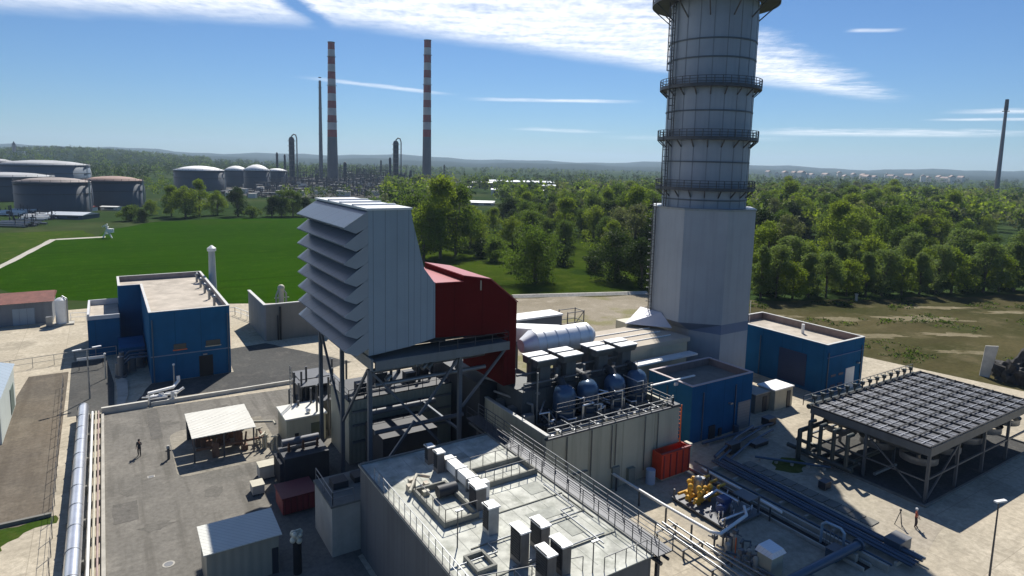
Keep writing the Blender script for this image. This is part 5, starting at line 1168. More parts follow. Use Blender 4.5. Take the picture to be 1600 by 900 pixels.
person('person in dark clothes standing alone on the left asphalt yard with one arm raised', (1.79, 70.75, .026), R(150), dict(legs=((.04, .02), (-.03, -.06)), arms=(((-.10, .10, -.18), (-.02, .28, .10)), ((.06, -.02, -.27), (.05, .10, -.5)))), CLOTHDK, M('dark_trousers', (.03, .03, .033), .9, 0, .2, 3))
person('person in orange-red work clothes and helmet standing in the yard by the air cooler corner', (56.8, 24.0, .024), R(200), dict(legs=((.05, .04), (-.02, -.05)), arms=(((-.08, .02, -.27), (-.05, .16, -.45)), ((.08, .02, -.27), (.03, .2, -.4)))), CLOTHOR, M('navy_trousers', (.05, .03, .035), .9, 0, .2, 3), WHITEP)
t = thing('tripod', 'small tripod standing on the ground just left of the person in orange-red clothes', 'tripod', (56.0, 24.9, 0))
MB().ball((56.0, 24.9, 1.4), .11, 8, 5).build('head', DARKSTEEL, t)
for k in range(3): a_ = k*2.094; MB().bar((56+.35*math.cos(a_), 24.9+.35*math.sin(a_), .02), (56, 24.9, 1.32), .05).build('leg', DARKSTEEL, t)

# ------------------------------------------------------------------ trees
def leaves(rng, centers, radii, n, size, squash=.8, shell=.3):
    c = np.asarray(centers); r = np.asarray(radii); w = r**2/np.sum(r**2)
    idx = rng.choice(len(c), n, p=w)
    d = rng.normal(size=(n, 3)); d /= np.linalg.norm(d, axis=1)[:, None]
    rad = r[idx]*(shell+(1-shell)*rng.random(n)**.6)*rng.uniform(.8, 1.15, n)
    pos = c[idx]+d*rad[:, None]*np.array([1, 1, squash])
    nr = d*.7+rng.normal(size=(n, 3))*.7; nr /= np.linalg.norm(nr, axis=1)[:, None]
    a = np.cross(nr, rng.normal(size=(n, 3))); a /= np.linalg.norm(a, axis=1)[:, None]; b = np.cross(nr, a)
    s = (size*rng.uniform(.55, 1.25, n))[:, None]
    v = np.stack([pos-a*s*.5, pos+b*s*.36, pos+a*s*.5, pos-b*s*.36], 1).reshape(-1, 3)
    return v
def quads_mesh(name, v, mats, mi=None):
    me = bpy.data.meshes.new(name); n = len(v)//4
    me.vertices.add(len(v)); me.vertices.foreach_set('co', v.astype(np.float32).ravel())
    me.loops.add(n*4); me.loops.foreach_set('vertex_index', np.arange(n*4, dtype=np.int32))
    me.polygons.add(n); me.polygons.foreach_set('loop_start', np.arange(0, n*4, 4, dtype=np.int32)); me.polygons.foreach_set('loop_total', np.full(n, 4, dtype=np.int32))
    for m_ in mats: me.materials.append(m_)
    if mi is not None: me.polygons.foreach_set('material_index', mi)
    me.update(calc_edges=True); return me
LEAFY = MLEAF('leaf_yellow_green', (.21, .25, .034), (.130, .178, .026), .53)
LEAFM = MLEAF('leaf_mid_green', (.130, .175, .032), (.076, .118, .024), .48)
LEAFD = MLEAF('leaf_dark_green', (.030, .050, .014), (.050, .078, .018), .35)
LEAFS = MLEAF('leaf_silver_green', (.18, .22, .08), (.125, .17, .055), .48)
LEAFG = MLEAF('leaf_grey_brown', (.15, .155, .085), (.10, .112, .06), .45)
def tree_kind(seed, h, w, mat, n, leaf, base=.07, pointy=0., clumps=34):
    w *= 1.2; n = int(n*1.9); leaf *= .88
    rng = np.random.default_rng(seed); cs = []; rs = []
    for i in range(clumps):
        f = rng.random()**.8; z = h*(base+(1-base)*f*.93)
        env = math.sin(math.pi*min(.97, .14+.80*f)**(1+pointy*.4))**.75 if not pointy else max(.12, (1-f)**.7*(.55+.45*min(1, f*5)))
        a = rng.random()*2*math.pi; rr = w/2*env*math.sqrt(rng.random())*.85*rng.uniform(.7, 1.15)
        cs.append((rr*math.cos(a), rr*math.sin(a), z)); rs.append(w*rng.uniform(.10, .25)*(1 if not pointy else .75))
    cs.append((0, 0, h*.9)); rs.append(w*.13)
    cm = quads_mesh('crown', leaves(rng, cs, rs, n, leaf), [mat])
    mb = MB(); mb.tube((0, 0, -.1), (0, 0, h*.55), w*.035, w*.02, 7)
    for i in range(6):
        c = cs[i*3 % len(cs)]; mb.tube((0, 0, h*(.22+.05*i)), (c[0]*.8, c[1]*.8, c[2]), w*.014, w*.005, 5)
    tm = bpy.data.meshes.new('trunk'); tm.from_pydata(mb.v, [], mb.f); tm.materials.append(BARK)
    return cm, tm, h
KIND = {
 'tall_yellow': [tree_kind(1, 20, 13, LEAFY, 4200, .75), tree_kind(2, 22, 12, LEAFY, 4200, .75, pointy=0)],
 'tall_mid': [tree_kind(3, 19, 12, LEAFM, 3800, .75), tree_kind(4, 21, 13, LEAFM, 4000, .78), tree_kind(15, 18, 14, LEAFM, 3600, .8, .1)],
 'tall_dark': [tree_kind(5, 18, 11, LEAFD, 3600, .75, .08), tree_kind(6, 17, 12, LEAFD, 3600, .75, .1)],
 'grey': [tree_kind(7, 16, 11, LEAFG, 2200, .65), tree_kind(16, 18, 10, LEAFG, 2300, .65)],
 'young': [tree_kind(8, 10, 6.2, LEAFS, 3000, .42, .05, 1.), tree_kind(9, 11, 6.6, LEAFS, 3200, .42, .05), tree_kind(10, 9, 6.5, LEAFY, 3000, .42, .05)],
 'bush': [tree_kind(11, 4.5, 6.5, LEAFD, 1700, .42, .02, clumps=16), tree_kind(12, 4, 6, LEAFM, 1600, .42, .02, clumps=16)],
 'dark_round': [tree_kind(13, 13, 13, LEAFD, 4200, .6, .03), tree_kind(14, 14, 14, LEAFM, 4300, .62, .05)],
}
NT = [0]
def plant(kind, x, y, lab, group, s=1., var=None, cat='tree', name='tree'):
    k = KIND[kind]; cm, tm, h = k[NT[0] % len(k)] if var is None else k[var]; NT[0] += 1
    t = bpy.data.objects.new(name, None); COL.objects.link(t); t.location = (x, y, 0); t.empty_display_size = .5
    t.rotation_euler = (0, 0, rnd.random()*6.28); q = s*rnd.uniform(.88, 1.12); t.scale = (s*rnd.uniform(.9, 1.12), s*rnd.uniform(.9, 1.12), q)
    tag(t, lab, cat, group)
    for nm, me in (('crown', cm), ('trunk', tm)):
        o = bpy.data.objects.new(nm, me); COL.objects.link(o); o.parent = t
    return t
def inpoly(x, y, poly):
    c = False; n = len(poly)
    for i in range(n):
        x1, y1 = poly[i][0], poly[i][1]; x2, y2 = poly[(i+1) % n][0], poly[(i+1) % n][1]
        if (y1 > y) != (y2 > y) and x < (x2-x1)*(y-y1)/(y2-y1)+x1: c = not c
    return c
placed = []
def scatter(poly, n, dmin, seed):
    r = random.Random(seed); xs = [p[0] for p in poly]; ys = [p[1] for p in poly]; out = []
    for _ in range(n*40):
        if len(out) >= n: break
        x, y = r.uniform(min(xs), max(xs)), r.uniform(min(ys), max(ys))
        if inpoly(x, y, poly) and all((x-a)**2+(y-b)**2 > dmin**2 for a, b in placed):
            out.append((x, y)); placed.append((x, y))
    return out
r3 = random.Random(77)
# front row along the dry field (right)
FR = [(px, py) for px, py in ((1188, 472), (1212, 471), (1238, 473), (1262, 470), (1290, 471), (1322, 469), (1352, 468), (1378, 468), (1408, 467), (1436, 466), (1462, 465), (1486, 464), (1512, 463), (1536, 462), (1560, 462), (1584, 461), (1606, 461))]
for i, (px, py) in enumerate(FR):
    g = G(px, py-6); placed.append((g.x, g.y))
    plant('young', g.x, g.y, 'young light green tree in the front row along the far edge of the dry field', 'young trees along the dry field', .98+.25*r3.random())
for i in range(15):
    g = G(1182+i*29+r3.uniform(-8, 8), 460+r3.uniform(-3, 3)-i*.5)
    plant('bush', g.x, g.y, 'dark bush at the foot of the front row of young trees by the dry field', 'bushes below the young trees', .8+.3*r3.random(), cat='bush', name='bush')
for i in range(15):
    g = G(1180+i*30+r3.uniform(-9, 9), 441+r3.uniform(-6, 5)-i*.4); placed.append((g.x, g.y))
    plant('young', g.x, g.y, 'light green tree of the second row behind the young trees by the dry field', 'second row of trees by the dry field', 1.0+.35*r3.random())
# dense wood on the right
wood = [G(1178, 428), G(1330, 425), G(1560, 420), G(1545, 352), G(1400, 318), G(1190, 312)]
kinds = ['tall_yellow', 'tall_mid', 'tall_mid', 'tall_yellow', 'tall_dark', 'grey']
pts = scatter(wood, 150, 5.6, 3)
for x, y in pts:
    k = r3.choice(kinds); px = PX((x, y, 0))[0]
    s = r3.uniform(.7, 1.06)*(.62 if px > 1500 else 1.)
    lab = {'tall_yellow': 'tall yellow-green tree in the dense wood right of the stack', 'tall_mid': 'tall mid-green tree in the dense wood right of the stack', 'tall_dark': 'dark green tree in the dense wood right of the stack', 'grey': 'thin greyish tree in the dense wood right of the stack'}[k]
    plant(k, x, y, lab, 'trees of the dense wood right of the stack', s)
# middle woodland between the louvred tower and the stack
for px, py, k, s, lab in ((836, 441, 'dark_round', .95, 'broad dark round tree standing alone on the meadow in front of the middle wood'), (962, 438, 'dark_round', 1.0, 'broad dark round tree on the meadow just left of the stack'), (1002, 450, 'tall_dark', .7, 'dark tree at the left side of the octagonal stack base'),
        (930, 425, 'bush', 1.2, 'dark bush on the meadow left of the two trees near the stack'), (775, 408, 'bush', 1.4, 'large dark bush at the upper end of the meadow slope'), (752, 402, 'bush', 1.2, 'dark bush beside the larger one at the upper end of the meadow slope'), (805, 425, 'bush', .9, 'small pale bush in front of the broad dark tree on the meadow'), (880, 415, 'bush', 1.1, 'bush on the meadow between the two broad dark trees'), (1000, 425, 'bush', 1.2, 'bush at the meadow edge left of the stack'),
        (662, 408, 'tall_yellow', 1.0, 'tall yellow-green tree nearest the slope of the grey louvred tower'), (688, 404, 'tall_yellow', 1.05, 'tall yellow-green tree second from the grey louvred tower'), (712, 398, 'tall_mid', .95, 'tall mid-green tree third from the grey louvred tower'), (655, 385, 'tall_mid', 1.0, 'tall mid-green tree half hidden behind the grey louvred tower'), (735, 388, 'tall_yellow', .72, 'medium yellow-green tree right of the tall group by the louvred tower')):
    g = G(px, py); placed.append((g.x, g.y)); plant(k, g.x, g.y, lab, None, s, cat='bush' if k == 'bush' else 'tree', name='bush' if k == 'bush' else 'tree')
mid = [G(735, 392), G(800, 385), G(900, 400), G(1015, 415), G(1100, 415), G(1100, 335), G(980, 322), G(800, 342), G(690, 350), G(640, 350), G(640, 390)]
for x, y in scatter(mid, 112, 5.2, 5):
    k = r3.choice(['tall_mid', 'grey', 'tall_yellow', 'tall_mid', 'grey', 'tall_dark']); px = PX((x, y, 0))[0]
    s = r3.uniform(.55, .8) if px < 960 else r3.uniform(.75, 1.0)
    if 730 < px < 778: s *= .72
    lab = {'tall_yellow': 'yellow-green tree in the middle wood between the louvred tower and the stack', 'tall_mid': 'mid-green tree in the middle wood between the louvred tower and the stack', 'tall_dark': 'dark green tree in the middle wood between the louvred tower and the stack', 'grey': 'thin greyish tree in the middle wood between the louvred tower and the stack'}[k]
    plant(k, x, y, lab, 'trees of the middle wood', s)
# trees at the far edge of the green field
for px, py, k, s, lab in ((268, 338, 'tall_yellow', .72, 'leftmost of the big light green trees at the far edge of the green field'), (290, 340, 'tall_yellow', .86, 'biggest light green tree at the far edge of the green field'), (312, 338, 'tall_yellow', .74, 'light green tree right of the biggest one at the far edge of the green field'), (340, 336, 'tall_yellow', .6, 'smaller light green tree in front of the white-domed tank'),
        (372, 338, 'tall_dark', .85, 'dark narrow tree at the far field edge below the small white-domed tanks'), (236, 336, 'tall_yellow', .45, 'small light green tree just right of the two nearest grey tanks'), (425, 338, 'tall_dark', .62, 'dark tree at the far field edge left of the smaller striped group'), (440, 338, 'tall_mid', .7, 'mid-green tree at the far field edge near the louvred tower'), (458, 338, 'tall_mid', .66, 'mid-green tree right next to the top of the louvred tower'), (478, 338, 'tall_dark', .6, 'dark tree just behind the top edge of the louvred tower'),
        (205, 345, 'bush', 1.5, 'dark bush below the two nearest grey tanks'), (222, 347, 'bush', 1.2, 'low bush at the far field corner near the two grey tanks'), (395, 340, 'bush', 1.3, 'bush in the gap between the dark trees at the far field edge')):
    g = G(px, py); placed.append((g.x, g.y)); plant(k, g.x, g.y, lab, None, s, cat='bush' if k == 'bush' else 'tree', name='bush' if k == 'bush' else 'tree')

BARE = MG('bare_soil', [(.20, .172, .11), (.155, .135, .082), (.27, .235, .165)], (.08, .35, 2.), holes=((.085, .075, .036), .16, .9))
for k, (cx, cy, a, b, an_) in enumerate(((141, 62.5, 9, 3.0, -.55), (125.5, 70.5, 5, 1.8, -.6), (118, 60, 6, 1.5, -.5), (157, 66, 8, 1.6, -.5), (133, 53, 7, 1.3, -.6), (115, 79, 6, 1.6, -.7), (165, 57, 7, 1.5, -.45), (121, 47, 5, 1.2, -.6))):
    q = random.Random(90+k); n = 34
    sheet('bare_ground', [(cx+(a*math.cos(t_)*math.cos(an_)-b*math.sin(t_)*math.sin(an_))*r_, cy+(a*math.cos(t_)*math.sin(an_)+b*math.sin(t_)*math.cos(an_))*r_) for t_, r_ in ((2*math.pi*i/n, q.uniform(.6, 1.25)) for i in range(n))], .018, BARE, .25, .8, k)
q = random.Random(44)
wp = []
while len(wp) < 260:
    x, y = q.uniform(106, 190), q.uniform(34, 92)
    if y < 92-(x-121)*.385-1 and mnoise.noise(Vector((x*.06, y*.12, 3))) > .12: wp.append((x, y))
wv = leaves(np.random.default_rng(5), [(x, y, .15) for x, y in wp], [q.uniform(.5, 1.6) for _ in wp], 5200, .38, .3); wv[:, 2] = np.abs(wv[:, 2])+.02
o = bpy.data.objects.new('weeds', quads_mesh('weeds', wv, [LEAFM, LEAFD], np.random.default_rng(6).integers(0, 2, len(wv)//4).astype(np.int32))); COL.objects.link(o); struct(o, 'stuff'); o['label'] = 'low weeds scattered over the dry field'; o['category'] = 'weeds'
# far woods, too many to count: one object each
def gz(x, y):
    q = Vector((x, y, 0)); r_ = q.length
    return hill_h(800+F*q.dot(VR)/max(1, q.dot(VF)), r_) if r_ > 1300 else 0
def crowns(name, pts, n_leaf, mats, seed, hs=(8, 16), leaf=2.2, wf=.75):
    rng = np.random.default_rng(seed); vs = []; mi = []
    for x, y in pts:
        h = rng.uniform(*hs); w = h*wf*rng.uniform(.8, 1.25); c = []; r = []
        for i in range(7):
            a = rng.random()*6.28; q = w*.32*rng.random(); c.append((x+q*math.cos(a), y+q*math.sin(a), h*rng.uniform(.3, .85))); r.append(w*rng.uniform(.2, .34))
        v = leaves(rng, c, r, n_leaf, leaf*h/12, .85); v[:, 2] = np.maximum(v[:, 2], 0)+gz(x, y); vs.append(v); mi += [int(rng.integers(len(mats)))]*n_leaf
    o = bpy.data.objects.new(name, quads_mesh(name, np.concatenate(vs), mats, np.array(mi, dtype=np.int32))); COL.objects.link(o); return struct(o, 'stuff')
def polar(n, px0, px1, d0, d1, seed, keep=None, pw=1.):
    r = random.Random(seed); out = []
    while len(out) < n:
        px = r.uniform(px0, px1); d = d0+(d1-d0)*r.random()**pw; v = (VF*F+VR*(px-800))/F*d
        if keep is None or keep(px, d, v): out.append((v.x, v.y))
    return out
FARM = [LEAFM, LEAFD, LEAFY, LEAFM, LEAFG]
near_far = polar(900, 1130, 1520, 265, 640, 1)+polar(300, 1500, 1720, 300, 700, 2)+polar(560, 600, 1150, 330, 640, 3, lambda px, d, v: not (728 < px < 778 and d < 470) and not (690 < px < 900 and 360 < d < 640 and mnoise.noise(Vector((v.x*.012, v.y*.012, 1))) < .28))
w1 = crowns('far_wood', near_far, 110, FARM, 1, (11, 19), 1.5); w1['label'] = 'continuous far wood of mixed green trees behind the nearer trees'; w1['category'] = 'wood'
def patchy(px, d, v): return mnoise.noise(Vector((v.x*.0032, v.y*.0032, 4)))+.5*mnoise.noise(Vector((v.x*.009, v.y*.009, 2))) > -.05
ug = []
for poly_, n_, sd_ in ((wood, 420, 1), (mid, 260, 2)):
    r_ = random.Random(sd_); xs = [p.x for p in poly_]; ys = [p.y for p in poly_]; k_ = 0
    while k_ < n_:
        x, y = r_.uniform(min(xs), max(xs)), r_.uniform(min(ys), max(ys))
        if inpoly(x, y, poly_): ug.append((x, y)); k_ += 1
w0 = crowns('undergrowth', ug, 130, [LEAFM, LEAFD, LEAFD, LEAFY], 9, (3, 7.5), 1.1, 1.25); w0['label'] = 'dense undergrowth filling the floor of the woods'; w0['category'] = 'undergrowth'
w2 = crowns('distant_woods', polar(2600, -60, 1700, 640, 2600, 11, lambda px, d, v: patchy(px, d, v) and not (230 < px < 720 and d < 900), 1.1), 34, [LEAFD, LEAFD, LEAFM, LEAFD], 2, (9, 15), 2.6, 1.1); w2['label'] = 'distant strips of woodland on the plain towards the horizon'; w2['category'] = 'wood'
w3 = crowns('hillside_wood', polar(700, -80, 560, 740, 1700, 12, lambda px, d, v: px < 270 or d > 980)+polar(900, -80, 330, 1500, 2500, 14), 34, [LEAFM, LEAFD, LEAFD], 3, (10, 17), 2.2, 1.0); w3['label'] = 'wooded rise behind the tank farm on the left'; w3['category'] = 'wood'
w4 = crowns('refinery_greenery', polar(120, 180, 720, 420, 690, 13, lambda px, d, v: (430 < px < 640 and d < 560) or px < 260 or px > 640), 80, [LEAFM, LEAFD, LEAFY], 4, (6, 11), 1.5, .9); w4['label'] = 'low trees and scrub between the field and the refinery'; w4['category'] = 'scrub'

# ------------------------------------------------------------------ tank farm and refinery in the distance
def at(px, D, z=0.):
    v = (VF*F+VR*(px-800))/F*D; return Vector((v.x, v.y, z))
def storage_tank(lab, px, pw, D, ytop, yapex, roofm, wallm=TANKG, stair=True):
    g = at(px, D); r_ = pw*D/F/2; h = HZ(g.x, g.y, ytop); ha = max(.8, HZ(g.x, g.y, yapex)-h)
    t = thing('storage_tank', lab, 'tank', g, 'refinery storage tanks')
    MB().lathe(g, [(r_, 0), (r_, h), (r_-.4, h)], 48).build('shell', wallm, t)
    MB().lathe(g, [(r_+.3, h+.003), (r_+.3, h+.25), (r_*.6, h+.25+ha*.62), (r_*.25, h+ha*.95), (0, h+ha)], 48).build('roof', roofm, t)
    mb = MB(); mb.ring(g, r_+.02, r_+.35, h*.93, h*.95, 48); mb.ring(g, r_+.02, r_+.25, h*.62, h*.635, 48); mb.build('wind_girder', REFDARK, t)
    if stair:
        mb = MB(); n = 26
        for i in range(n):
            a_ = HEAD-1.35+i*.028; b_ = HEAD-1.35+(i+1)*.028
            mb.bar(g+Vector(((r_+.6)*math.cos(a_), (r_+.6)*math.sin(a_), h*i/n)), g+Vector(((r_+.6)*math.cos(b_), (r_+.6)*math.sin(b_), h*(i+1)/n)), .5)
        a_ = HEAD-1.45
        for q in (0, .05): mb.bar(g+Vector(((r_+.9)*math.cos(a_+q), (r_+.9)*math.sin(a_+q), 0)), g+Vector(((r_+.9)*math.cos(a_+q), (r_+.9)*math.sin(a_+q), h+1)), .35)
        mb.build('stair', GALV, t)
    mb = MB()
    for k in range(24): a_ = k*math.pi/12; mb.bar(g+Vector((r_*math.cos(a_), r_*math.sin(a_), h+.26)), g+Vector((r_*math.cos(a_), r_*math.sin(a_), h+1.3)), .15)
    mb.ring(g, r_-.08, r_+.08, h+1.2, h+1.35, 48); mb.build('roof_rail', REFDARK, t)
storage_tank('nearest big grey tank with a brownish roof, second from the left edge', 83, 99, 322, 284, 277, TANKROOF)
storage_tank('grey tank with a rusty roof, right-hand of the two nearest big tanks', 177, 82, 362, 282, 275, M('tank_rusty_roof', (.33, .22, .18), .8, 0, .2, .08))
storage_tank('pale-roofed grey tank cut off by the left edge', 8, 128, 400, 275, 269, M('tank_pale_grey_roof', (.36, .37, .38), .7, 0, .15, .08))
storage_tank('long low blue-grey tank with a pale rim behind the nearest grey tanks', 70, 122, 560, 257, 250, M('tank_pale_grey_roof', (.36, .37, .38), .7, 0, .15, .08), M('tank_blue', (.05, .09, .14), .6, 0, .06, .05))
storage_tank('tank at the far left with a bright roof behind the others', -12, 60, 640, 252, 247, M('tank_pale_grey_roof', (.36, .37, .38), .7, 0, .15, .08))
storage_tank('large tank with a bright white domed roof left of the refinery', 312, 72, 560, 266, 259, TANKWHITE)
storage_tank('small white-domed tank, the one beside the large white-domed tank', 369, 34, 640, 266, 259, TANKWHITE)
storage_tank('small white-domed tank, second from the large white-domed tank', 401, 38, 600, 266, 257, TANKWHITE)
storage_tank('low pale-roofed tank just left of the first process column', 432, 30, 660, 267, 263, TANKWHITE)

def chimney(lab, px, D, ytop, w0, w1, bands, grp=True):
    g = at(px, D); h = HZ(g.x, g.y, ytop); r0 = w0*D/F/2; r1 = w1*D/F/2
    t = thing('chimney', lab, 'chimney', g, 'distant refinery chimneys' if grp else None)
    rr = lambda z: r0+(r1-r0)*z/h
    zs = HZ(g.x, g.y, bands[0]) if bands else h*.97
    MB().tube(g, g+Vector((0, 0, zs)), r0, rr(zs), 24).build('shaft', CHIMC, t)
    if bands:
        nb = bands[1]; dz = (h-zs)/nb
        for i in range(nb):
            a, b = zs+i*dz+.01, zs+(i+1)*dz
            MB().tube(g+Vector((0, 0, a)), g+Vector((0, 0, b)), rr(a), rr(b), 24).build('band', CHIMR if i % 2 == (nb-1) % 2 else CHIMW, t)
    MB().ring(g+Vector((0, 0, h)), r1*.75, r1+.35, -.6, .3, 24).build('rim', REFDARK, t)
    mb = MB()
    for z in (h*.45, h*.7, h*.9): mb.ring(g, rr(z)+.02, rr(z)+1.0, z, z+.25, 24)
    mb.build('platform', REFDARK, t); return t
chimney('tall red and white banded chimney on the left, wider towards its foot', 519, 745, 66, 17, 10, (214, 13))
chimney('tall red and white banded chimney on the right, standing alone', 665, 760, 63, 14, 10.5, (214, 13))
t = chimney('thin dark chimney just left of the two banded ones, lower than them', 501, 900, 121, 6.5, 3.6, None)
def column(lab, px, D, ytop, w, side=1, cat='tower'):
    g = at(px, D); h = HZ(g.x, g.y, ytop); r_ = w*D/F/2
    t = thing('process_column', lab, cat, g, 'refinery process columns')
    MB().lathe(g, [(r_*1.15, 0), (r_*1.1, h*.15), (r_, h*.18), (r_, h*.94), (r_*.7, h*.98), (0, h)], 16).build('shell', REFDARK, t)
    mb = MB()
    for k in range(7): mb.ring(g, r_, r_+1.1, h*(.3+.1*k), h*(.3+.1*k)+.3, 16); mb.ring(g, r_+1.0, r_+1.1, h*(.3+.1*k)+.9, h*(.3+.1*k)+1.05, 16)
    mb.build('platform', REFGREY, t)
    d = VR*side*(r_*1.9)
    mb = MB().path([g+Vector((0, 0, h)), g+d*.4+Vector((0, 0, h+2.2)), g+d*.8+Vector((0, 0, h+1.6)), g+d+Vector((0, 0, h-2)), g+d+Vector((0, 0, 4))], r_*.22, 8); mb.build('overhead_pipe', REFGREY, t)
column('tall dark process column with a hooped overhead pipe, left of the banded chimneys', 456, 700, 213, 8.5)
column('tall dark process column with a hooped overhead pipe, between the banded chimneys', 617, 710, 219, 8.5)
def slim(lab, px, D, ytop, w):
    g = at(px, D); h = HZ(g.x, g.y, ytop); r_ = w*D/F/2
    t = thing('process_column', lab, 'tower', g, 'refinery process columns')
    MB().lathe(g, [(r_, 0), (r_, h*.95), (r_*.5, h), (0, h)], 10).build('shell', REFDARK, t)
    mb = MB()
    for k in range(5): mb.ring(g, r_, r_+.9, h*(.35+.14*k), h*(.35+.14*k)+.3, 10)
    mb.build('platform', REFGREY, t)
for a in (('slim dark column left of the left hooped column', 433, 690, 238, 3.5), ('slim dark column close beside the left hooped column', 445, 720, 241, 3.), ('slim dark column left of the right hooped column', 608, 700, 246, 4), ('short thin column midway between the two banded chimneys', 594, 760, 250, 2.5), ('short dark column just right of the left banded chimney', 538, 690, 253, 5), ('short dark column far right of the refinery beyond the right chimney', 692, 820, 257, 2), ('short column at the right edge of the right banded chimney', 640, 690, 266, 4)): slim(*a)
r4 = random.Random(40)
def process_unit(lab, px, D, wpx, ytop):
    g = at(px, D); W_ = wpx*D/F; h = max(5, HZ(g.x, g.y, ytop)); a_ = HEAD-math.pi/2+r4.uniform(-.2, .2)
    t = thing('process_unit', lab, 'plant unit', g, 'refinery process units')
    u = Vector((math.cos(a_), math.sin(a_), 0)); v = Vector((-math.sin(a_), math.cos(a_), 0)); mb = MB(); dp = 9; n = max(2, int(W_/6)); fl = max(2, int(h/5))
    for i in range(n+1):
        for j in (0, 1): mb.bar(g+u*(W_*(i/n-.5))+v*dp*j, g+u*(W_*(i/n-.5))+v*dp*j+Vector((0, 0, h*r4.uniform(.6, 1))), .55)
    for k in range(1, fl+1):
        for j in (0, 1): mb.bar(g-u*W_/2+v*dp*j+Vector((0, 0, h*.6*k/fl)), g+u*W_/2+v*dp*j+Vector((0, 0, h*.6*k/fl)), .5)
    mb.build('frame', REFDARK, t)
    mb = MB()
    for i in range(int(W_/2.2)):
        c = g+u*r4.uniform(-W_/2, W_/2)+v*r4.uniform(0, dp); z = h*.6*r4.randrange(fl)/fl; q = r4.random()
        if q < .4: mb.tube(c+Vector((0, 0, z)), c+Vector((0, 0, z+r4.uniform(2, 6))), r4.uniform(.5, 1.4), n=8)
        elif q < .7: mb.tube(c+Vector((0, 0, z+1.5)), c+u*r4.uniform(3, 7)+Vector((0, 0, z+1.5)), r4.uniform(.5, 1.2), n=8)
        else: mb.rbox(c, r4.uniform(.8, 2), r4.uniform(.8, 2), z, z+r4.uniform(1.5, 3.5), a_)
    mb.build('vessel', REFGREY, t)
    mb = MB()
    for i in range(max(1, int(W_/9))): c = g+u*r4.uniform(-W_/2, W_/2)-v*r4.uniform(2, 8); mb.rbox(c, r4.uniform(2, 4), r4.uniform(1, 2), 0, r4.uniform(2.5, 5), a_)
    mb.build('cabin', HOUSEW, t)
pu = [('left of the left hooped column', 405, 620, 40, 284), ('below the left hooped column', 470, 640, 44, 268), ('in front of the left banded chimney', 520, 640, 40, 272), ('right of the left banded chimney', 556, 660, 36, 264), ('midway between the two banded chimneys', 585, 700, 34, 262), ('below the right hooped column', 628, 660, 38, 268), ('in the dark gap behind the left banded chimney', 535, 820, 60, 262), ('at the foot of the right banded chimney', 655, 720, 26, 275), ('below the small white-domed tanks', 385, 520, 50, 292), ('nearest the field, right of the light green trees', 430, 500, 34, 296), ('low and rust coloured behind the dark field trees', 400, 470, 30, 304), ('in front of the large white-domed tank', 350, 480, 26, 296), ('low and near, right of the left hooped column', 498, 540, 44, 288), ('near and low between the banded chimneys', 575, 560, 50, 287)]
for k, (px, D, w_, yt) in enumerate(((412, 560, 30, 276), (440, 580, 36, 270), (478, 720, 40, 258), (500, 600, 36, 274), (530, 580, 44, 276), (548, 780, 36, 256), (566, 720, 34, 260), (598, 640, 40, 268), (612, 780, 40, 258), (640, 700, 30, 268), (452, 520, 40, 284), (545, 520, 50, 288), (600, 540, 44, 284), (672, 640, 24, 280), (395, 600, 26, 272), (508, 820, 40, 254), (580, 860, 50, 254), (626, 560, 30, 284))):
    pu.append(('in the dense block between the tanks and the striped chimneys', px, D, w_, yt))
for k_, (lab, px, D, w_, yt) in enumerate(pu): process_unit('refinery process unit of frames '+lab, px, D, w_, yt)

def hall(lab, px, D, wpx, ytop, dep, roofm, wallm=None, ang=0., low=None, grp=None, name='industrial_building', cat='building', floors=0):
    g = at(px, D); W_ = wpx*D/F; h = max(2.5, HZ(g.x, g.y, ytop)); a_ = HEAD-math.pi/2+ang
    t = thing(name, lab, cat, g, grp)
    MB().rbox(g, W_/2, dep/2, 0, h-.6, a_).build('wall', wallm or HOUSEW, t)
    u = Vector((math.cos(a_), math.sin(a_), 0)); v = Vector((-math.sin(a_), math.cos(a_), 0))
    q = [g-u*(W_/2+.4)-v*(dep/2+.4), g+u*(W_/2+.4)-v*(dep/2+.4), g+u*(W_/2+.4)+v*(dep/2+.4), g-u*(W_/2+.4)+v*(dep/2+.4)]
    rd = [g-u*(W_/2+.4), g+u*(W_/2+.4)]; z = h-.597; rh = min(2.5, dep*.12) if low is None else low
    mb = MB(); mb.add([tuple(p.xy)+(z,) for p in q]+[tuple(p.xy)+(z+rh,) for p in rd], [(0, 1, 5, 4), (2, 3, 4, 5), (1, 2, 5), (3, 0, 4), (3, 2, 1, 0)]); mb.build('roof', roofm, t)
    n = max(1, int(W_/6)); mb = MB()
    for k in range(max(1, floors)):
        zz = (h-1)*(k+.35)/max(1, floors)
        for i in range(n):
            c = g+u*(W_*((i+.5)/n-.5))-v*(dep/2+.04); mb.rbox(c, W_/n*.28, .035, zz, zz+min(1.8, h*.3), a_)
    mb.build('window', GLASSY, t)
hall('white flat-roofed hall half hidden among the trees right of the louvred tower', 752, 455, 38, 316.5, 24, WHITEP, low=.5)
hall('pale building with a bright roof behind the trees right of the right banded chimney', 722, 640, 24, 291, 14, WHITEP, low=.6)
hall('small bright roof just right of the right banded chimney', 679, 650, 11, 286.5, 9, WHITEP, low=.8)
BLROOF = M('blue_grey_roof', (.40, .46, .55), .5, 0, .08, .1)
hall('long blue-grey roofed factory hall furthest back in the middle distance', 812, 760, 100, 283, 30, BLROOF, REFGREY, low=1.5)
hall('dark factory hall with a pale roof left of the long blue-grey one', 752, 740, 36, 284, 24, TANKWHITE, REFDARK, low=1.)
hall('low office block with rows of windows in front of the long factory hall', 829, 560, 36, 296, 14, TANKWHITE, HOUSEW, low=.6, floors=2)
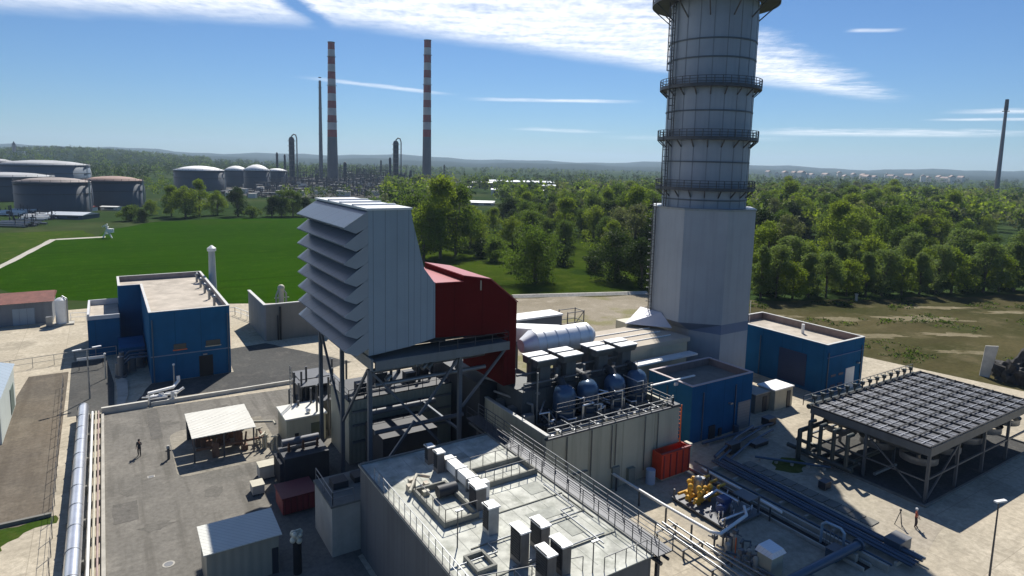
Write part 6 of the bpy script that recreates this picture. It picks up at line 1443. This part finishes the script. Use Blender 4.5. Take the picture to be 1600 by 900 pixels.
hall('grey factory hall to the right end of the long blue-grey hall', 852, 640, 26, 289, 20, BLROOF, REFGREY, low=1.)
hall('small pale hall between the office block and the bright-roofed building', 775, 600, 18, 295, 12, BLROOF, HOUSEW, low=1.)
# far left pipe yard, pale building and lattice mast in the field
hall('low pale blue-grey building at the edge of the green field on the far left', 110, 292, 60, 346, 12, M('pale_blue_roof', (.42, .46, .50), .6, 0, .1, .2), M('pale_blue_wall', (.06, .10, .13), .7, 0, .1, .2), low=1.)
r4 = random.Random(6)
for k, (px, D, w_, lab) in enumerate(((20, 300, 42, 'pipe manifold yard with bright pipe runs at the left edge below the tanks'), (62, 285, 44, 'pipe manifold yard with bright pipe runs in front of the low blue-grey building'), (25, 255, 50, 'pipe manifold row nearest the farm track on the far left'))):
    g = at(px, D); W_ = w_*D/F; a_ = HEAD-math.pi/2; u = Vector((math.cos(a_), math.sin(a_), 0)); v = Vector((-math.sin(a_), math.cos(a_), 0))
    t = thing('pipe_yard', lab, 'pipes', g, 'pipe yards by the tank farm'); mb = MB()
    for i in range(9): z = .6+.5*(i % 4); c = g+v*(i*1.5-5); mb.tube(c-u*W_/2+Vector((0, 0, z)), c+u*W_/2+Vector((0, 0, z)), .25+.12*(i % 3), n=6)
    mb.build('pipe', WHITEP if k < 2 else GALV, t); mb = MB()
    for i in range(16): c = g+u*r4.uniform(-W_/2, W_/2)+v*r4.uniform(-5, 7); mb.bar(c, c+Vector((0, 0, r4.uniform(1.5, 5))), .3); mb.rbox(c, .6, .6, 0, r4.uniform(.8, 2.2), a_)
    mb.build('support', REFDARK, t)
hall('small white cabin between the two nearest grey tanks', 140, 330, 12, 327, 5, DKRED, WHITEP, low=.8, name='cabin')
hall('low white wall-like building at the foot of the right-hand near tank', 172, 338, 26, 322, 4, WHITEP, low=.3, name='cabin')
g = G(168, 372)
t = thing('lattice_mast', 'small white lattice structure standing at the left corner of the green field', 'mast', g); mb = MB()
for a, b in (((-1.6, 0), (.4, 4.2)), ((1.6, 0), (-.4, 4.2)), ((-.4, 4.2), (.4, 4.2)), ((-1, 1.6), (1, 1.6)), ((-1.6, 4.0), (.2, 5.0)), ((-.2, 2.6), (2.2, 3.2))):
    mb.bar(g+VR*a[0]+Vector((0, 0, a[1])), g+VR*b[0]+Vector((0, 0, b[1])), .35)
mb.build('lattice', WHITEP, t); MB().rbox(g+VR*1.2, .8, .8, 2.0, 3.4, HEAD).build('box', WHITEP, t)
# church on the hill
g = at(27, 1500, 0); hb = 22
t = thing('church', 'small church with a tower on the wooded rise at the far left horizon', 'church', g)
MB().rbox(g, 3.2, 3.2, 0, 44, .3).build('tower', M('church_stone', (.20, .19, .19), .8, 0, .1, .2), t)
MB().prism([(g.x-3.8, g.y-3.8), (g.x+3.8, g.y-3.8), (g.x+3.8, g.y+3.8), (g.x-3.8, g.y+3.8)], 44.003, 52, [(g.x-.2, g.y-.2), (g.x+.2, g.y-.2), (g.x+.2, g.y+.2), (g.x-.2, g.y+.2)]).build('spire', REFDARK, t)
c = g+VR*20; MB().rbox(g+VR*13, 9, 5, 0, 29, HEAD-math.pi/2).build('nave', HOUSEW, t)
# flare stack right
g = at(1553, 600); h = HZ(g.x, g.y, 157); t = thing('flare_stack', 'thin dark flare stack rising above the trees at the right edge', 'flare stack', g)
MB().tube(g, g+Vector((0, 0, h)), 2.2, 1.15, 10).build('shaft', M('flare_grey', (.17, .165, .19), .6, .2, .1, .1), t)
MB().tube(g+Vector((0, 0, h-9)), g+Vector((0, 0, h+1)), 1.7, 1.5, 10).build('tip', REFDARK, t)
MB().ring(g, 1.2, 3.0, h-10, h-9.6, 12).build('platform', REFDARK, t)
hall('white flat roofs beside the foot of the thin flare stack', 1588, 500, 50, 356, 14, WHITEP, low=.5)
hall('small white building under the white roofs at the right edge', 1572, 430, 22, 361, 8, WHITEP, low=.6)
# houses of the far town
r4 = random.Random(17); tn = 0
wheres = ['left', 'middle', 'right']
for i in range(26):
    px = 1195+i*12+r4.uniform(-5, 5); D = r4.uniform(1700, 2500)
    hall('pale distant house of the town on the right horizon', px, D, r4.uniform(4, 8), 0, 12, M('far_roof', (.30, .22, .19), .8, 0, .15, .1), HOUSEW, r4.uniform(-.4, .4), 3., 'houses of the far town', 'house', 'house') if False else None
    g = at(px, D); a_ = HEAD+r4.uniform(-.5, .5); t = thing('house', 'tiny pale distant house of the town on the right horizon', 'house', g, 'houses of the far town')
    w_ = r4.uniform(6, 15); h = r4.uniform(10, 22)
    MB().rbox(g, w_, 7, 0, h, a_).build('wall', HOUSEW, t)
    u = Vector((math.cos(a_), math.sin(a_), 0)); v = Vector((-math.sin(a_), math.cos(a_), 0)); q = [g-u*(w_+.5)-v*7.5, g+u*(w_+.5)-v*7.5, g+u*(w_+.5)+v*7.5, g-u*(w_+.5)+v*7.5]
    MB().add([tuple(p.xy)+(h+.01,) for p in q]+[tuple((g-u*w_).xy)+(h+5,), tuple((g+u*w_).xy)+(h+5,)], [(0, 1, 5, 4), (2, 3, 4, 5), (1, 2, 5), (3, 0, 4), (3, 2, 1, 0)]).build('roof', M('far_roof', (.30, .22, .19), .8, 0, .15, .1), t)

# ------------------------------------------------------------------ air, sky and light
haze = MB().box(-9500, -9500, -1.2, 9500, 9500, 230)
hm = bpy.data.materials.new('haze'); hm.use_nodes = True; nt = hm.node_tree
nt.nodes.remove(nt.nodes['Principled BSDF']); pv = nn(nt, 'ShaderNodeVolumePrincipled')
pv.inputs['Color'].default_value = (.60, .79, 1, 1); pv.inputs['Density'].default_value = 9.5e-5; pv.inputs['Anisotropy'].default_value = .2
nt.links.new(pv.outputs[0], nt.nodes['Material Output'].inputs['Volume'])
struct(haze.build('haze', hm), 'stuff')

SUN_AZ = math.atan2(.815, .58); SUN_EL = R(48.5)
sd = Vector((math.cos(SUN_AZ)*math.cos(SUN_EL), math.sin(SUN_AZ)*math.cos(SUN_EL), math.sin(SUN_EL)))
l = bpy.data.lights.new('sun', 'SUN'); l.energy = 5.0; l.angle = R(.55); l.color = (1., .95, .87)
lo = bpy.data.objects.new('sun', l); COL.objects.link(lo); lo.rotation_euler = (-sd).to_track_quat('-Z', 'Y').to_euler()
w = bpy.data.worlds.new('World'); SC.world = w; w.use_nodes = True; nt = w.node_tree; L = nt.links
bg = nt.nodes['Background']
sky = nn(nt, 'ShaderNodeTexSky', sky_type='NISHITA'); sky.sun_disc = False; sky.sun_elevation = SUN_EL; sky.sun_rotation = math.pi/2-SUN_AZ
sky.altitude = 100; sky.air_density = 1.; sky.dust_density = .15; sky.ozone_density = 3.5
SKY_K = .050
# thin high cloud: a layer seen along the view direction, projected on a flat sheet overhead
tc = nn(nt, 'ShaderNodeTexCoord'); sx = nn(nt, 'ShaderNodeSeparateXYZ'); L.new(tc.outputs['Generated'], sx.inputs[0])
zc = mth(nt, 'MAXIMUM', sx.outputs[2], .012)
rot = nn(nt, 'ShaderNodeCombineXYZ')
hx = mth(nt, 'DIVIDE', sx.outputs[0], zc); hy = mth(nt, 'DIVIDE', sx.outputs[1], zc)
# a: to the right of the heading, b: along it
a_ = mth(nt, 'ADD', mth(nt, 'MULTIPLY', hx, VR.x), mth(nt, 'MULTIPLY', hy, VR.y)); b_ = mth(nt, 'ADD', mth(nt, 'MULTIPLY', hx, VF.x), mth(nt, 'MULTIPLY', hy, VF.y))
cv = nn(nt, 'ShaderNodeCombineXYZ'); L.new(a_, cv.inputs[0]); L.new(b_, cv.inputs[1])
CLOUD_NODES = (nt, a_, b_, cv.outputs[0], sx.outputs[2])
def sstep(x, lo, hi):
    n = nn(nt, 'ShaderNodeMapRange', interpolation_type='SMOOTHSTEP'); n.inputs[1].default_value = lo; n.inputs[2].default_value = hi; n.inputs[3].default_value = 0; n.inputs[4].default_value = 1
    L.new(x, n.inputs[0]); return n.outputs[0]
co = cv.outputs[0]
nA = noise(nt, co, 1.1, 8, .62); nB = noise(nt, co, 4.5, 8, .62, (.55, 1., 1.)); nC = noise(nt, co, 14., 5, .6, (1., .45, 1.))
wob = mth(nt, 'ADD', mth(nt, 'MULTIPLY', mth(nt, 'SUBTRACT', nA, .5), 1.3), mth(nt, 'MULTIPLY', mth(nt, 'SUBTRACT', nB, .5), .55))
wob = mth(nt, 'ADD', wob, mth(nt, 'MULTIPLY', mth(nt, 'SUBTRACT', nC, .5), .22))
bw = mth(nt, 'ADD', b_, wob)
a13 = mth(nt, 'ADD', a_, 1.3)
low = mth(nt, 'ADD', mth(nt, 'ADD', mth(nt, 'MULTIPLY', a13, .13), 5.02), mth(nt, 'MULTIPLY', mth(nt, 'MAXIMUM', a13, 0.), .53))
upb = mth(nt, 'ADD', mth(nt, 'MULTIPLY', mth(nt, 'SUBTRACT', a_, 1.2), 1.16), 4.1)
m1 = sstep(mth(nt, 'SUBTRACT', low, mth(nt, 'ADD', b_, mth(nt, 'MULTIPLY', wob, .45))), -.3, .75)
m2 = sstep(mth(nt, 'SUBTRACT', bw, upb), -.2, .9)
gap = sstep(mth(nt, 'ABSOLUTE', mth(nt, 'ADD', mth(nt, 'ADD', a_, 1.47), mth(nt, 'MULTIPLY', wob, .25))), .03, .16)
edge = sstep(mth(nt, 'ADD', mth(nt, 'MULTIPLY', a_, -1.), mth(nt, 'MULTIPLY', wob, .6)), -5.9, -4.6)
cl = mth(nt, 'MULTIPLY', mth(nt, 'MULTIPLY', m1, m2), mth(nt, 'MULTIPLY', gap, edge))
body = mth(nt, 'ADD', .8, mth(nt, 'ADD', mth(nt, 'MULTIPLY', mth(nt, 'SUBTRACT', nB, .5), 1.7), mth(nt, 'MULTIPLY', mth(nt, 'SUBTRACT', nC, .5), 1.0)))
cl = mth(nt, 'MULTIPLY', cl, mth(nt, 'MINIMUM', mth(nt, 'MAXIMUM', body, .25), 1.))
def streak(a0, b0, a1, b1, wd, k, nz=.8):
    da, db = a1-a0, b1-b0; Ln = math.hypot(da, db)
    ra = mth(nt, 'SUBTRACT', a_, a0); rb = mth(nt, 'SUBTRACT', b_, b0)
    t = mth(nt, 'DIVIDE', mth(nt, 'ADD', mth(nt, 'MULTIPLY', ra, da/Ln), mth(nt, 'MULTIPLY', rb, db/Ln)), Ln)
    d = mth(nt, 'ADD', mth(nt, 'MULTIPLY', ra, -db/Ln), mth(nt, 'MULTIPLY', rb, da/Ln))
    d = mth(nt, 'ABSOLUTE', mth(nt, 'ADD', d, mth(nt, 'MULTIPLY', wob, wd*nz)))
    f = mth(nt, 'SUBTRACT', 1., sstep(d, wd*.1, wd))
    e = mth(nt, 'MULTIPLY', sstep(t, -.1, .25), mth(nt, 'SUBTRACT', 1., sstep(t, .7, 1.1)))
    return mth(nt, 'MULTIPLY', mth(nt, 'MULTIPLY', f, e), mth(nt, 'MULTIPLY', ramp(nt, nA, .3, .65, .2, 1.), k))
for s_ in ((-2.6, 8.2, -1.0, 9.9, .28, .6), (-.7, 10.5, 1.9, 10.35, .42, .75), (.2, 18.9, 2.8, 20.5, 1.3, .5), (6.6, 18.2, 13., 16.2, 2.6, .75), (3.6, 24, 9.6, 22, 2.5, .35), (8., 12.4, 10.5, 11.4, .5, .8), (7.2, 10.7, 9.5, 9.7, .7, .7), (2.4, 4.76, 2.75, 4.70, .10, .8)):
    cl = mth(nt, 'MAXIMUM', cl, streak(*s_))
cl = mth(nt, 'MULTIPLY', cl, sstep(sx.outputs[2], .02, .05))
# light dusty veil just above the horizon comes from the sky model itself
skc = mixc(nt, 1., sky.outputs[0], (SKY_K*.70, SKY_K*.99, SKY_K*1.32), 'MULTIPLY')
out = mixc(nt, cl, skc, (.90, .92, .96, 1))
L.new(out, bg.inputs['Color']); bg.inputs['Strength'].default_value = 1.
vs = SC.view_settings; vs.view_transform = 'Standard'; vs.look = 'None'; vs.exposure = .40; vs.gamma = 1; vs.use_curve_mapping = False
SC.cycles.max_bounces = 6; SC.cycles.diffuse_bounces = 3; SC.cycles.glossy_bounces = 2; SC.cycles.transmission_bounces = 2; SC.cycles.volume_bounces = 0; SC.cycles.transparent_max_bounces = 4
SC.cycles.use_denoising = True; SC.cycles.caustics_reflective = False; SC.cycles.caustics_refractive = False
